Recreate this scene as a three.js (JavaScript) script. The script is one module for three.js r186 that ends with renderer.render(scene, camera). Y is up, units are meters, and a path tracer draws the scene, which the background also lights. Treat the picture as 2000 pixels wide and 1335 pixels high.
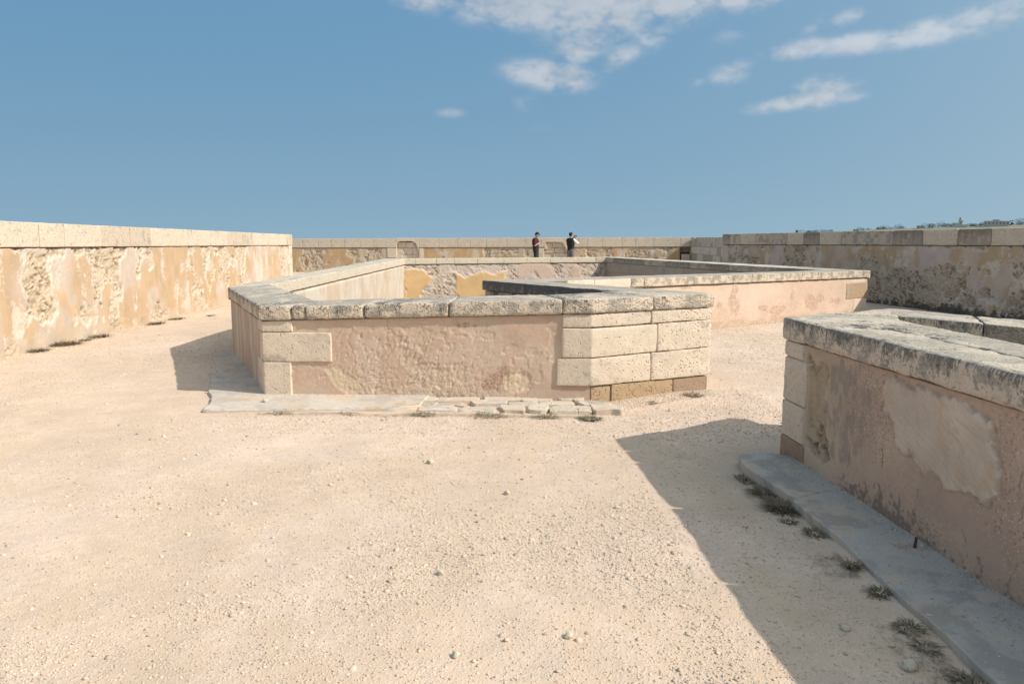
import * as THREE from 'three';
import { mergeGeometries } from 'three/addons/utils/BufferGeometryUtils.js';
import { MarchingCubes } from 'three/addons/objects/MarchingCubes.js';

// ------------------------------------------------------------------ camera, sky, sun, exposure
// plan coordinates: (x, d) with d = metres ahead of the camera; world = (x, y, -d)
const scene = new THREE.Scene();
const camera = new THREE.PerspectiveCamera(2 * Math.atan(667.5 / 1450) * 180 / Math.PI, 2000 / 1335, 0.1, 9000);
camera.position.set(0, 1.6, 0);
camera.rotation.set(-Math.atan(193.5 / 1450), 0, 0);
scene.add(camera);
const SUN = new THREE.Vector3(1.14, 1, 0.41).normalize();
const sun = new THREE.DirectionalLight(new THREE.Color().setRGB(1, 0.94, 0.865), 3.7);
sun.position.copy(SUN).multiplyScalar(80);
sun.target.position.set(0, 0, -14);
sun.position.add(sun.target.position);
sun.castShadow = true; sun.shadow.mapSize.set(4096, 4096);
Object.assign(sun.shadow.camera, { left: -32, right: 32, top: 32, bottom: -32, near: 1, far: 200 });
scene.add(sun, sun.target);
const EXPOSURE = 1.24;

// ------------------------------------------------------------------ noise
let rs = 12345;
const seed = s => { rs = s >>> 0; };
const rnd = () => { rs = (rs + 0x6D2B79F5) >>> 0; let t = Math.imul(rs ^ (rs >>> 15), 1 | rs); t = (t + Math.imul(t ^ (t >>> 7), 61 | t)) ^ t; return ((t ^ (t >>> 14)) >>> 0) / 4294967296; };
const rr = (a, b) => a + (b - a) * rnd();
const hash = (x, y, z = 0) => { let h = Math.imul(x, 374761393) + Math.imul(y, 668265263) + Math.imul(z, 2147483647 ^ 974634777); h = Math.imul(h ^ (h >>> 13), 1274126177); h = Math.imul(h ^ (h >>> 16), 2246822519); return ((h ^ (h >>> 15)) >>> 0) / 4294967296; };
const mod = (a, n) => ((a % n) + n) % n;
const clamp = (x, a = 0, b = 1) => x < a ? a : x > b ? b : x;
const sst = (a, b, x) => { const t = clamp((x - a) / (b - a)); return t * t * (3 - 2 * t); };
const mix = (a, b, t) => a + (b - a) * t;
function vn(x, y, sd = 0, per = 0) {
  let xi = Math.floor(x), yi = Math.floor(y); const fx = x - xi, fy = y - yi;
  const u = fx * fx * fx * (fx * (fx * 6 - 15) + 10), v = fy * fy * fy * (fy * (fy * 6 - 15) + 10);
  let x1 = xi + 1, y1 = yi + 1;
  if (per) { xi = mod(xi, per); x1 = mod(x1, per); yi = mod(yi, per); y1 = mod(y1, per); }
  return mix(mix(hash(xi, yi, sd), hash(x1, yi, sd), u), mix(hash(xi, y1, sd), hash(x1, y1, sd), u), v);
}
function fbm(x, y, oct = 4, sd = 0, per = 0) { let s = 0, a = 0.5, n = 0; for (let i = 0; i < oct; i++) { s += a * vn(x, y, sd + i * 17, per); n += a; a *= 0.5; x *= 2; y *= 2; per *= 2; } return s / n; }
function vn3(x, y, z, sd = 0) {
  const xi = Math.floor(x), yi = Math.floor(y), zi = Math.floor(z); let fx = x - xi, fy = y - yi, fz = z - zi;
  fx = fx * fx * (3 - 2 * fx); fy = fy * fy * (3 - 2 * fy); fz = fz * fz * (3 - 2 * fz);
  const h = (a, b, c) => hash(xi + a, yi + b, (zi + c) * 131 + sd);
  return mix(mix(mix(h(0, 0, 0), h(1, 0, 0), fx), mix(h(0, 1, 0), h(1, 1, 0), fx), fy), mix(mix(h(0, 0, 1), h(1, 0, 1), fx), mix(h(0, 1, 1), h(1, 1, 1), fx), fy), fz);
}
const fbm3 = (x, y, z, oct = 3, sd = 0) => { let s = 0, a = 0.5, n = 0; for (let i = 0; i < oct; i++) { s += a * vn3(x, y, z, sd + i * 31); n += a; a *= 0.5; x *= 2.03; y *= 2.03; z *= 2.03; } return s / n; };
const WO = { f1: 0, f2: 0, id: 0 };
function worley(x, y, sd = 0, per = 0, jit = 0.9) {
  const xi = Math.floor(x), yi = Math.floor(y); let f1 = 9, f2 = 9, id = 0;
  for (let j = -1; j <= 1; j++) for (let i = -1; i <= 1; i++) {
    let cx = xi + i, cy = yi + j; const ox = cx, oy = cy; if (per) { cx = mod(cx, per); cy = mod(cy, per); }
    const px = ox + 0.5 + (hash(cx, cy, sd) - 0.5) * jit - x, py = oy + 0.5 + (hash(cx, cy, sd + 7) - 0.5) * jit - y, dd = px * px + py * py;
    if (dd < f1) { f2 = f1; f1 = dd; id = hash(cx, cy, sd + 13); } else if (dd < f2) f2 = dd;
  }
  WO.f1 = Math.sqrt(f1); WO.f2 = Math.sqrt(f2); WO.id = id; return WO;
}

// ------------------------------------------------------------------ sky: air and clouds, one picture all round
function makeSky() {
  const W = 3072, H = 1536, data = new Float32Array(W * H * 4), sx = SUN.x, sy = SUN.y, sz = SUN.z, k = 1 / EXPOSURE, D = Math.PI / 180;
  // clouds: azimuth, elevation, half-sizes in degrees, strength, tilt
  const C = [[-6.0, 17.6, 3, 1.3, 1.15, -.05], [0, 17.4, 5.4, 2.0, 1.3, -.1], [6.3, 16.7, 4.6, 2.5, 1.3, 0], [11.6, 17.3, 4.2, 1.9, 1.25, 0.05], [17, 17.1, 3, 1.3, 1.2, .05], [5.2, 14.2, 2.0, 1.2, 1, .2],
    [9.6, 14.5, 2.6, 1.2, .7, .3], [3.0, 12.1, 3.2, 1.0, 1.15, -.1], [0.9, 12.4, 1.8, .5, .9, -.12], [8.3, 13.4, 1.7, .85, .85, .5], [20.3, 9.75, 2.9, .6, 1, .14], [21.9, 10.2, 2.0, .9, 1.1, .1], [23.6, 9.8, 1.3, .4, .8, 0],
    [20.6, 13.1, 2.4, .6, .9, .05], [24, 13.1, 2.6, .75, .9, .03], [28, 13.3, 2.8, .8, .85, .08], [32, 13.9, 3.0, .9, .9, .15], [37, 14.3, 3, .8, 1, .1], [23.2, 14.6, 1.2, .6, .65, .2], [21.2, 14.4, .8, .6, .45, .4], [15.8, 11.8, 1.5, .75, .7, .15], [13.5, 11.3, .6, .35, .45, .2], [-4.6, 9.5, 1.1, .35, .62, 0], [1.1, 10.2, 1.3, .6, .4, -.1], [2.3, 8.35, 1.1, .25, .35, 0], [15.5, 14.2, 1.4, .5, .4, 0], [13, 8.9, .5, .3, .25, 0]];
  for (let j = 0; j < H; j++) {
    const el = (j + 0.5) / H * Math.PI - Math.PI / 2, ce = Math.cos(el), se = Math.sin(el), eld = el / D;
    for (let i = 0; i < W; i++) {
      const lon = (i + 0.5) / W * 2 * Math.PI - Math.PI, o = (j * W + i) * 4;
      const dx = Math.cos(lon) * ce, dz = Math.sin(lon) * ce;
      let az = Math.atan2(dx, -dz) / D;
      const cg = dx * sx + se * sy + dz * sz, ph = (1 + cg) / 2;
      const e = Math.max(eld, 0), t = 1 - Math.exp(-e / 16), hz = Math.exp(-e / 7);
      // blue of the air, deeper with height, paler towards the sun and low down
      let r = mix(.255, .072, t), g = mix(.415, .25, t), b = mix(.545, .475, t);
      const pale = Math.pow(ph, 2.2) * .75 + Math.pow(ph, 6) * 6, aur = Math.exp((cg - 1) * 9);  // sunward glow, mostly out of view, strengthened to lift the shadows
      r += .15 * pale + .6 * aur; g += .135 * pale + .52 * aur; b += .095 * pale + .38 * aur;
      r += hz * .015; g += hz * .012;
      if (eld > 3) {
        let m = 0;
        if (eld < 24 && az > -14 && az < 46) for (const c of C) {
          const ux = (az - c[0]), uy = (eld - c[1]), tx = ux / c[2], ty = (uy - ux * c[5]) / c[3], q = 1 - Math.sqrt(tx * tx + ty * ty);
          if (q > -1) m = Math.max(m, c[4] * sst(-.75, .7, q));
        }
        if (eld > 15) { // broken cloud carried on overhead, out of view, thickened to fill the shadows
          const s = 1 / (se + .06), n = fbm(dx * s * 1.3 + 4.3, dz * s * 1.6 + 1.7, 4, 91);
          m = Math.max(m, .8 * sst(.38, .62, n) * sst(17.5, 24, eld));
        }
        if (m > .01) {
          const wa = fbm(az * .8, eld * 1.6, 3, 3), wb = fbm(az * .8 + 9, eld * 1.6, 3, 4), wx = az * .6 + 1.7 * wa, wy = eld * 1.3 + 1.2 * wb;
          const n = fbm(wx, wy, 6, 5), n2 = fbm(az * 3.1, eld * 6, 3, 9);
          let a = .66 * sst(.0, 1.05, m) * sst(.1, .9, n + .5 * (m - .6) + .34 * (n2 - .5));
          const br = .9 + .35 * (n - .4);
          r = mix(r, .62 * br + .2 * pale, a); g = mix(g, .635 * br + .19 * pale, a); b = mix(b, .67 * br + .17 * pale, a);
        }
      }
      if (eld < 0) { const f = sst(0, -6, eld); r = mix(r, .06, f); g = mix(g, .13, f); b = mix(b, .17, f); }
      data[o] = r * k; data[o + 1] = g * k; data[o + 2] = b * k; data[o + 3] = 1;
    }
  }
  const t = new THREE.DataTexture(data, W, H, THREE.RGBAFormat, THREE.FloatType);
  t.mapping = THREE.EquirectangularReflectionMapping; t.magFilter = THREE.LinearFilter; t.minFilter = THREE.LinearFilter; t.colorSpace = THREE.LinearSRGBColorSpace; t.needsUpdate = true;
  return t;
}
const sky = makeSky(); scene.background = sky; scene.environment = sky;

// ------------------------------------------------------------------ helpers
const used = {};
const numbered = n => { if (!(n in used)) { used[n] = 0; return n; } return n + '_' + String(++used[n]).padStart(3, '0'); };
const V = (x, d, y) => new THREE.Vector3(x, y, -d);
function thing(name, label, category, group) { const o = new THREE.Group(); o.name = numbered(name); o.userData = { label, category }; if (group) o.userData.group = group; scene.add(o); return o; }
function tag(o, label, category, group) { o.userData.label = label; o.userData.category = category; if (group) o.userData.group = group; return o; }
function part(name, geo, mat, parent) { const m = new THREE.Mesh(geo, mat); m.name = parent ? name : numbered(name); m.castShadow = m.receiveShadow = true; (parent || scene).add(m); return m; }
const toS = v => { v = clamp(v); return 255 * (v <= .0031308 ? 12.92 * v : 1.055 * Math.pow(v, 1 / 2.4) - .055); };
// fn(i, j, o): o.r o.g o.b linear colour, o.f fine relief in metres
function makeTex(w, h, fn, range = .006) {
  const c = new Uint8Array(w * h * 4), b = new Uint8Array(w * h * 4), o = { r: 0, g: 0, b: 0, h: 0, f: 0 };
  for (let j = 0; j < h; j++) for (let i = 0; i < w; i++) {
    fn(i, j, o); const k = (j * w + i) * 4, q = 255 * clamp(.5 + o.f / range);
    c[k] = toS(o.r); c[k + 1] = toS(o.g); c[k + 2] = toS(o.b); c[k + 3] = 255; b[k] = b[k + 1] = b[k + 2] = q; b[k + 3] = 255;
  }
  const mk = (a, srgb) => { const t = new THREE.DataTexture(a, w, h, THREE.RGBAFormat); t.wrapS = t.wrapT = THREE.RepeatWrapping; t.magFilter = THREE.LinearFilter; t.minFilter = THREE.LinearMipmapLinearFilter; t.generateMipmaps = true; if (srgb) t.colorSpace = THREE.SRGBColorSpace; t.needsUpdate = true; return t; };
  return { map: mk(c, true), bumpMap: mk(b, false), bumpScale: range };
}
const texMat = (t, extra = {}) => new THREE.MeshStandardMaterial({ map: t.map, bumpMap: t.bumpMap, bumpScale: t.bumpScale, roughness: .95, metalness: 0, ...extra });
const flat = (r, g, b, extra = {}) => new THREE.MeshStandardMaterial({ color: new THREE.Color().setRGB(r, g, b), roughness: .9, ...extra });
const put = (o, c, k = 1) => { o.r = c[0] * k; o.g = c[1] * k; o.b = c[2] * k; };
const blend = (o, c, t, k = 1) => { o.r = mix(o.r, c[0] * k, t); o.g = mix(o.g, c[1] * k, t); o.b = mix(o.b, c[2] * k, t); };

// ------------------------------------------------------------------ stone textures (repeat every 1.6 m)
const CREAM = [.665, .552, .43], GREYL = [.31, .275, .225], BLACK = [.055, .052, .05], TAWNY = [.45, .32, .195];
// pits: 0..1 how holed; lich: cover of grey lichen; dark: cover of black crust; base colour
function stoneTex(N, sd, { base = CREAM, pits = .5, lich = .2, dark = 0, tool = 0 }) {
  const P = 8, sc = P / N; tool = 0; // 8 noise cells over 1.6 m
  return makeTex(N, N, (i, j, o) => {
    const x = i * sc, y = j * sc;
    const big = fbm(x * .5, y * .5, 4, sd, P * .5), mid = fbm(x * 2, y * 2, 4, sd + 40, P * 2), fine = fbm(x * 12, y * 12, 2, sd + 80, P * 12);
    put(o, base, .86 + .2 * mid + .16 * (fine - .5) + .12 * (big - .5));
    let f = (mid - .5) * .004 + (fine - .5) * .0016;
    f = (mid - .5) * .003 + (fine - .5) * .0016;
    const wx = x + .06 * (mid - .5), wy = y + .06 * (big - .5), crowd = pits * (.35 + 1.3 * (big + mid - .5));
    const p1 = fbm(wx * 10, wy * 10, 2, sd + 6, 0) , p2 = fbm(x * 22, y * 22, 2, sd + 13, P * 22);
    const q1 = sst(.83 - .13 * crowd, .9 - .12 * crowd, p1), q2 = sst(.82 - .14 * crowd, .89 - .13 * crowd, p2);
    f -= .0055 * q1 + .0028 * q2; blend(o, [base[0] * .6, base[1] * .54, base[2] * .46], Math.max(q1 * .5, q2 * .42));  // pits also darkened in colour, standing in for the shadow inside them
    if (lich > 0) { const m = fbm(x, y, 6, sd + 7, P); const q = sst(-.05, .16, m + (fine - .5) * .3 - (1 - lich) * .62 - .12); blend(o, GREYL, q * .8, .6 + .9 * fine); }
    if (dark > 0) { const m = fbm(x * 1, y * 1, 6, sd + 17, P); const q = sst(.0, .08, m + (fine - .5) * .35 - (1 - dark) * .62 - .1); blend(o, BLACK, q * .9, .6 + 1.4 * fine); f += q * .0006; }
    o.f = f;
  }, .012);
}
// side faces of a coping run: u repeats every 4 m, v = 0..1 over the stone's height; dark crust in drips
function sideTex(sd, { base = CREAM, pits = .5, lich = .3, dark = .3, drip = 1, hh = .17, crust = [.085, .078, .072] }) {
  const W = 1280, H = Math.max(56, Math.round(hh * 320)), P = 32;
  return makeTex(W, H, (i, j, o) => {
    const x = i / W * P, y = j / H * hh * 8, v = j / H;
    const big = fbm(x * .5, y * .5 + 9, 4, sd, P * .5), mid = fbm(x * 2, y * 2, 4, sd + 40, P * 2), fine = fbm(x * 9, y * 9, 2, sd + 80, P * 9);
    put(o, base, .84 + .22 * mid + .2 * (fine - .5) + .1 * (big - .5));
    let f = (mid - .5) * .005 + (fine - .5) * .002;
    f = (mid - .5) * .0035 + (fine - .5) * .002;
    const crowd = pits * (.35 + 1.3 * (big + mid - .5)), p1 = fbm(x * 8 + .25 * mid, y * 8 + .25 * big, 2, sd + 6, 0), p2 = fbm(x * 18, y * 18, 2, sd + 13, 0);
    const q1 = sst(.80 - .12 * crowd, .87 - .11 * crowd, p1), q2 = sst(.8 - .14 * crowd, .88 - .13 * crowd, p2);
    f -= .007 * q1 + .0035 * q2; blend(o, [base[0] * .45, base[1] * .41, base[2] * .36], Math.max(q1 * .6, q2 * .5));  // shade of the small holes painted into the stone colour
    const gl = fbm(x * 1.1, y * 1.1, 5, sd + 7, 0 * P) ; blend(o, GREYL, .8 * sst(.0, .1, gl + (fine - .5) * .3 - (1 - lich) * .62 - .1), .8 + .5 * fine);
    // crust grows in tongues down from the wet upper edge
    const tongue = fbm(x * 2.6, 3, 4, sd + 5, 0), grain = fbm(x * 16, y * 5, 3, sd + 6, 0), spk = vn(x * 40, y * 32, sd + 9);
    const q = sst(-.12, .22, dark * 1.25 - .66 + drip * (v - .62) * .75 + (tongue - .5) * .75 + (grain - .5) * 1.1 + (spk - .5) * .35 + (mid - .5) * .5);
    blend(o, crust, q * .85, .65 + .9 * fine);
    o.f = f;
  }, .014);
}
const M = {};
{
  M.clean = texMat(stoneTex(480, 11, { pits: .42, lich: .02 }));
  M.holed = texMat(stoneTex(480, 23, { pits: .95, lich: .05, base: [.675, .565, .445] }));
  M.smooth = texMat(stoneTex(512, 31, { pits: .15, lich: 0, tool: 1, base: [.67, .56, .435] }));
  M.top = texMat(stoneTex(768, 41, { pits: .8, lich: .66, dark: .06, base: [.54, .46, .36] }));
  M.topLight = texMat(stoneTex(512, 43, { pits: .5, lich: .36, dark: 0, base: [.58, .51, .405] }));
  M.tawny = texMat(stoneTex(512, 51, { pits: 1.1, lich: .12, base: TAWNY }));
  M.brown = texMat(stoneTex(512, 53, { pits: .3, lich: 0, base: [.36, .25, .17], tool: .5 }));
  M.sideA = texMat(sideTex(61, { pits: 1.05, lich: .32, dark: .32, drip: .6 }));
  M.sideB = texMat(sideTex(63, { pits: .5, lich: .25, dark: .42, drip: 1.15, crust: [.11, .1, .09] }));
  M.sideBlack = texMat(sideTex(65, { pits: .4, lich: .7, dark: .88, drip: .7 }));
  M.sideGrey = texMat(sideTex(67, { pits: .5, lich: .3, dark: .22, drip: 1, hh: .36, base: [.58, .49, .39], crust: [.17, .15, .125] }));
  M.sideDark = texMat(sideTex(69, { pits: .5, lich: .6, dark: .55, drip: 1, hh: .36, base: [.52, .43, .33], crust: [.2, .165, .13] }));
  M.sideClean = texMat(sideTex(71, { pits: .3, lich: .0, dark: .0, drip: 0, hh: .36, base: [.64, .545, .425] }));
  M.sideWarm = texMat(sideTex(73, { pits: .75, lich: .08, dark: 0, drip: 0, hh: .36, base: [.61, .505, .385] }));
  M.mortar = texMat(stoneTex(256, 81, { pits: .4, lich: .2, base: [.42, .36, .28] }));
  M.core = flat(.4, .34, .26); M.render = texMat(stoneTex(256, 83, { pits: .1, lich: .05, base: [.5, .39, .3] })); M.shaftDark = texMat(stoneTex(256, 87, { pits: .2, lich: .1, base: [.44, .365, .29] })); M.shaftBlack = texMat(stoneTex(256, 89, { pits: .2, lich: .4, dark: .3, base: [.46, .39, .31] })); M.shaft = texMat(stoneTex(256, 85, { pits: .2, lich: .2, base: [.48, .40, .32] }));
}

// ------------------------------------------------------------------ walls drawn on plan
class Wall {
  constructor(O, I, top, D) { this.O = O; this.I = I; this.top = top; this.D = D; this.n = O.length; }
  lp(a, s) { const i = clamp(Math.floor(s), 0, a.length - 2), t = s - i; return Array.isArray(a[0]) ? [mix(a[i][0], a[i + 1][0], t), mix(a[i][1], a[i + 1][1], t)] : mix(a[i], a[i + 1], t); }
  pt(s, w) { const o = this.lp(this.O, s), q = this.lp(this.I, s), k = w / this.D; return [mix(o[0], q[0], k), mix(o[1], q[1], k)]; }
  h(s) { return this.lp(this.top, s); }
  len(i, w = 0) { const a = this.pt(i, w), b = this.pt(i + .999999, w); return Math.hypot(a[0] - b[0], a[1] - b[1]); }
}
const axisPts = (L, r, d, cuts = []) => {
  const a = new Set([0, r * .35, r, L - r, L - r * .35, L]); const n = Math.max(1, Math.round((L - 2 * r) / d));
  for (let i = 1; i < n; i++) a.add(r + (L - 2 * r) * i / n);
  for (const c of cuts) a.add(c);
  return [...a].filter(x => x >= 0 && x <= L).sort((p, q) => p - q).filter((x, i, t) => !i || x - t[i - 1] > 1e-4);
};
// a worn block: box (u along, v up, w inwards) bent along the wall's plan by f
function blockGeo({ L, H, D, f, r = .015, d = .05, rough = .004, chip = .5, cuts = [], sd = 0, u0 = 0, vUnit = false, top = true }) {
  r = Math.min(r, H * .3, L * .3, D * .3);
  const A = [axisPts(L, r, d, cuts), axisPts(H, r, Math.min(d, H), []), axisPts(D, r, d, [])], S = [L, H, D];
  const N = A.map(a => a.length), id = new Map(), P = [], base = [];
  const vert = (i, j, k) => {
    const key = (i * N[1] + j) * N[2] + k; let q = id.get(key); if (q !== undefined) return q;
    const p = [A[0][i], A[1][j], A[2][k]];
    const w0 = f(p[0], p[1], p[2]);
    const rv = r * (.55 + 1.9 * chip * Math.pow(fbm3(w0.x * 5, w0.y * 5, w0.z * 5, 3, sd), 1.6) * 1.6);
    const c = p.map((x, t) => clamp(x, Math.min(rv, S[t] / 2), Math.max(S[t] - rv, S[t] / 2))), dv = p.map((x, t) => x - c[t]), l = Math.hypot(...dv);
    if (l > rv) for (let t = 0; t < 3; t++) p[t] = c[t] + dv[t] / l * rv;
    q = P.length / 3; id.set(key, q); const w = f(p[0], p[1], p[2]); P.push(w.x, w.y, w.z); base.push(p[0], p[1], p[2]); return q;
  };
  const faces = [];
  const face = (a, b, c, side, g) => { const t = []; for (let i = 0; i < N[a] - 1; i++) for (let j = 0; j < N[b] - 1; j++) { const q = [[i, j], [i + 1, j], [i + 1, j + 1], [i, j + 1]].map(([x, y]) => { const z = [0, 0, 0]; z[a] = x; z[b] = y; z[c] = side ? N[c] - 1 : 0; return vert(...z); }); t.push(side ? q : q.reverse()); } faces.push({ t, a, b, g }); };
  face(0, 1, 2, 0, 0); face(0, 1, 2, 1, 0); face(1, 2, 0, 0, 0); face(1, 2, 0, 1, 0); face(2, 0, 1, 0, 0); face(2, 0, 1, 1, 1);
  const nrm = () => { const n = new Float64Array(P.length); for (const F of faces) for (const q of F.t) for (const [a, b, c] of [[0, 1, 2], [0, 2, 3]]) { const A0 = q[a] * 3, B0 = q[b] * 3, C0 = q[c] * 3; const ux = P[B0] - P[A0], uy = P[B0 + 1] - P[A0 + 1], uz = P[B0 + 2] - P[A0 + 2], vx = P[C0] - P[A0], vy = P[C0 + 1] - P[A0 + 1], vz = P[C0 + 2] - P[A0 + 2]; const X = uy * vz - uz * vy, Y = uz * vx - ux * vz, Z = ux * vy - uy * vx; for (const k of [A0, B0, C0]) { n[k] += X; n[k + 1] += Y; n[k + 2] += Z; } } for (let i = 0; i < n.length; i += 3) { const l = Math.hypot(n[i], n[i + 1], n[i + 2]) || 1; n[i] /= l; n[i + 1] /= l; n[i + 2] /= l; } return n; };
  // outward winding
  let vol = 0; for (const F of faces) for (const q of F.t) for (const [a, b, c] of [[0, 1, 2], [0, 2, 3]]) { const g = t => [P[q[t] * 3] - P[0], P[q[t] * 3 + 1] - P[1], P[q[t] * 3 + 2] - P[2]], A0 = g(a), B0 = g(b), C0 = g(c); vol += A0[0] * (B0[1] * C0[2] - B0[2] * C0[1]) - A0[1] * (B0[0] * C0[2] - B0[2] * C0[0]) + A0[2] * (B0[0] * C0[1] - B0[1] * C0[0]); }
  if (vol < 0) for (const F of faces) for (const q of F.t) q.reverse();
  if (rough) { const n = nrm(); for (let i = 0; i < P.length; i += 3) { const e = (fbm3(P[i] * 13, P[i + 1] * 13, P[i + 2] * 13, 4, 5) - .5) * 2 * rough + (vn3(P[i] * 2.3, P[i + 1] * 2.3, P[i + 2] * 2.3, sd + 9) - .5) * 1.4 * rough; P[i] += n[i] * e; P[i + 1] += n[i + 1] * e; P[i + 2] += n[i + 2] * e; } }
  const n = nrm(), pos = [], nor = [], uv = [], idx = [], geo = new THREE.BufferGeometry();
  let start = 0; const offx = hash(sd, 3) * 5, offy = hash(sd, 4) * 5;
  for (const g of [0, 1]) {
    for (const F of faces) if (F.g === g) {
      const m = new Map();
      const get = q => { let e = m.get(q); if (e === undefined) { e = pos.length / 3; m.set(q, e); pos.push(P[q * 3], P[q * 3 + 1], P[q * 3 + 2]); nor.push(n[q * 3], n[q * 3 + 1], n[q * 3 + 2]); const b = [base[q * 3], base[q * 3 + 1], base[q * 3 + 2]]; let U, W; if (F.a === 0) { U = b[0] + u0; W = b[1]; } else if (F.a === 1) { U = b[2] + u0 + 1.7; W = b[1]; } else { U = b[0] + u0; W = b[2]; } if (F.a !== 2 && vUnit) uv.push((U + offx) / 4, clamp(W / H, .02, .98)); else uv.push((U + offx) / 1.6, (W + offy) / 1.6); } return e; };
      for (const q of F.t) { const [a, b, c, e] = q.map(get); idx.push(a, b, c, a, c, e); }
    }
    geo.addGroup(start, idx.length - start, g); start = idx.length;
  }
  geo.setAttribute('position', new THREE.Float32BufferAttribute(pos, 3)); geo.setAttribute('normal', new THREE.Float32BufferAttribute(nor, 3)); geo.setAttribute('uv', new THREE.Float32BufferAttribute(uv, 2)); geo.setIndex(idx);
  return geo;
}
let blockSeed = 100;
// block on a wall between plan positions s0..s1, depths w0..w1, heights yb(s)..yt(s)
function wallBlock(W, s0, s1, w0, w1, yb, yt, o = {}) {
  const br = [s0]; for (let i = Math.ceil(s0 + 1e-6); i < s1 - 1e-6; i++) br.push(i); br.push(s1);
  const cum = [0]; for (let i = 1; i < br.length; i++) { const a = W.pt(br[i - 1], (w0 + w1) / 2), b = W.pt(br[i] - 1e-9, (w0 + w1) / 2); cum.push(cum[i - 1] + Math.hypot(a[0] - b[0], a[1] - b[1])); }
  const gap = o.gap ?? .004, Lf = cum[cum.length - 1], L = Lf - 2 * gap, D = w1 - w0, sm = (s0 + s1) / 2;
  const fb = typeof yb === 'function' ? yb : () => yb, ft = typeof yt === 'function' ? yt : () => yt, H = ft(sm) - fb(sm);
  const sAt = u => { u += gap; for (let i = 1; i < cum.length; i++) if (u <= cum[i] || i === cum.length - 1) return mix(br[i - 1], br[i], (u - cum[i - 1]) / (cum[i] - cum[i - 1])); };
  const f = (u, v, w) => { const s = sAt(clamp(u, -gap, L + gap)), p = W.pt(s, w0 + w); return V(p[0], p[1], mix(fb(s), ft(s), v / H)); };
  const sd = blockSeed++;
  return blockGeo({ L, H, D, f, sd, cuts: cum.slice(1, -1).map(c => c - gap), u0: (o.u0 || 0), ...o });
}
const bmesh = (name, geo, mats, parent) => part(name, geo, mats, parent);

// plaster / rubble face: a relief sheet lying on the wall, closed back into the core all round
function facePanel(W, parent, { name = 'plaster_face', s0, s1, w, inside = false, yb, yt, du = .02, ppm = 140, field, range = .008, label, mat }) {
  const a = W.pt(s0, w), b = W.pt(s1 - 1e-9, w), L = Math.hypot(b[0] - a[0], b[1] - a[1]);
  const fb = typeof yb === 'function' ? yb : () => yb, ft = typeof yt === 'function' ? yt : () => yt;
  const Hm = Math.max(ft(s0) - fb(s0), ft(s1) - fb(s1)), nu = Math.max(2, Math.round(L / du)), nv = Math.max(2, Math.round(Hm / du));
  let nx = -(b[1] - a[1]) / L, nd = (b[0] - a[0]) / L; const q = W.pt((s0 + s1) / 2, W.D / 2), c = [(a[0] + b[0]) / 2 - q[0], (a[1] + b[1]) / 2 - q[1]];
  if (nx * c[0] + nd * c[1] < 0) { nx = -nx; nd = -nd; }
  const pos = new Float32Array((nu + 1) * (nv + 1) * 3), uv = new Float32Array((nu + 1) * (nv + 1) * 2), o = { r: 0, g: 0, b: 0, h: 0, f: 0 }, idx = [];
  for (let j = 0; j <= nv; j++) for (let i = 0; i <= nu; i++) {
    const t = i / nu, s = mix(s0, s1, t), y0 = fb(s), y1 = ft(s), u = t * L, y = mix(y0, y1, j / nv), k = j * (nu + 1) + i;
    o.h = 0; field(u, y, o, L); let h = o.h; if (j === 0 || j === nv) h = -.1; else if (i === 0) h = Math.abs(s0 - Math.round(s0)) < .001 ? 0 : -.1; else if (i === nu) h = Math.abs(s1 - Math.round(s1)) < .001 ? 0 : -.1;
    pos[k * 3] = mix(a[0], b[0], t) + nx * h; pos[k * 3 + 1] = y; pos[k * 3 + 2] = -(mix(a[1], b[1], t) + nd * h);
    uv[k * 2] = t; uv[k * 2 + 1] = j / nv;
  }
  for (let j = 0; j < nv; j++) for (let i = 0; i < nu; i++) { const k = j * (nu + 1) + i, m = k + nu + 1; idx.push(k, k + 1, m + 1, k, m + 1, m); }
  // orientation
  { const A = idx[0] * 3, B = idx[1] * 3, C = idx[2] * 3; const ux = pos[B] - pos[A], uy = pos[B + 1] - pos[A + 1], uz = pos[B + 2] - pos[A + 2], vx = pos[C] - pos[A], vy = pos[C + 1] - pos[A + 1], vz = pos[C + 2] - pos[A + 2]; const X = uy * vz - uz * vy, Z = ux * vy - uy * vx; if (X * nx - Z * nd < 0) for (let i = 0; i < idx.length; i += 3) { const t = idx[i + 1]; idx[i + 1] = idx[i + 2]; idx[i + 2] = t; } }
  let face = mat;
  if (!face) {
  const tw = clamp(Math.round(L * ppm), 64, 2048), th = clamp(Math.round(Hm * ppm), 32, 1024);
  const tex = makeTex(tw, th, (i, j, q2) => { const t = (i + .5) / tw, s = mix(s0, s1, t); q2.f = 0; field(t * L, mix(fb(s), ft(s), (j + .5) / th), q2, L); }, range);
  for (const t of [tex.map, tex.bumpMap]) t.wrapS = t.wrapT = THREE.ClampToEdgeWrapping;
  face = texMat(tex, { side: THREE.DoubleSide });
  } else for (let k = 0; k < uv.length; k += 2) { uv[k] *= L / 1.6; uv[k + 1] *= Hm / 1.6; }
  const g = new THREE.BufferGeometry(); g.setAttribute('position', new THREE.BufferAttribute(pos, 3)); g.setAttribute('uv', new THREE.BufferAttribute(uv, 2)); g.setIndex(idx); g.computeVertexNormals();
  const m = part(name, g, face, parent); if (label) m.userData.label = label; return m;
}

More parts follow.
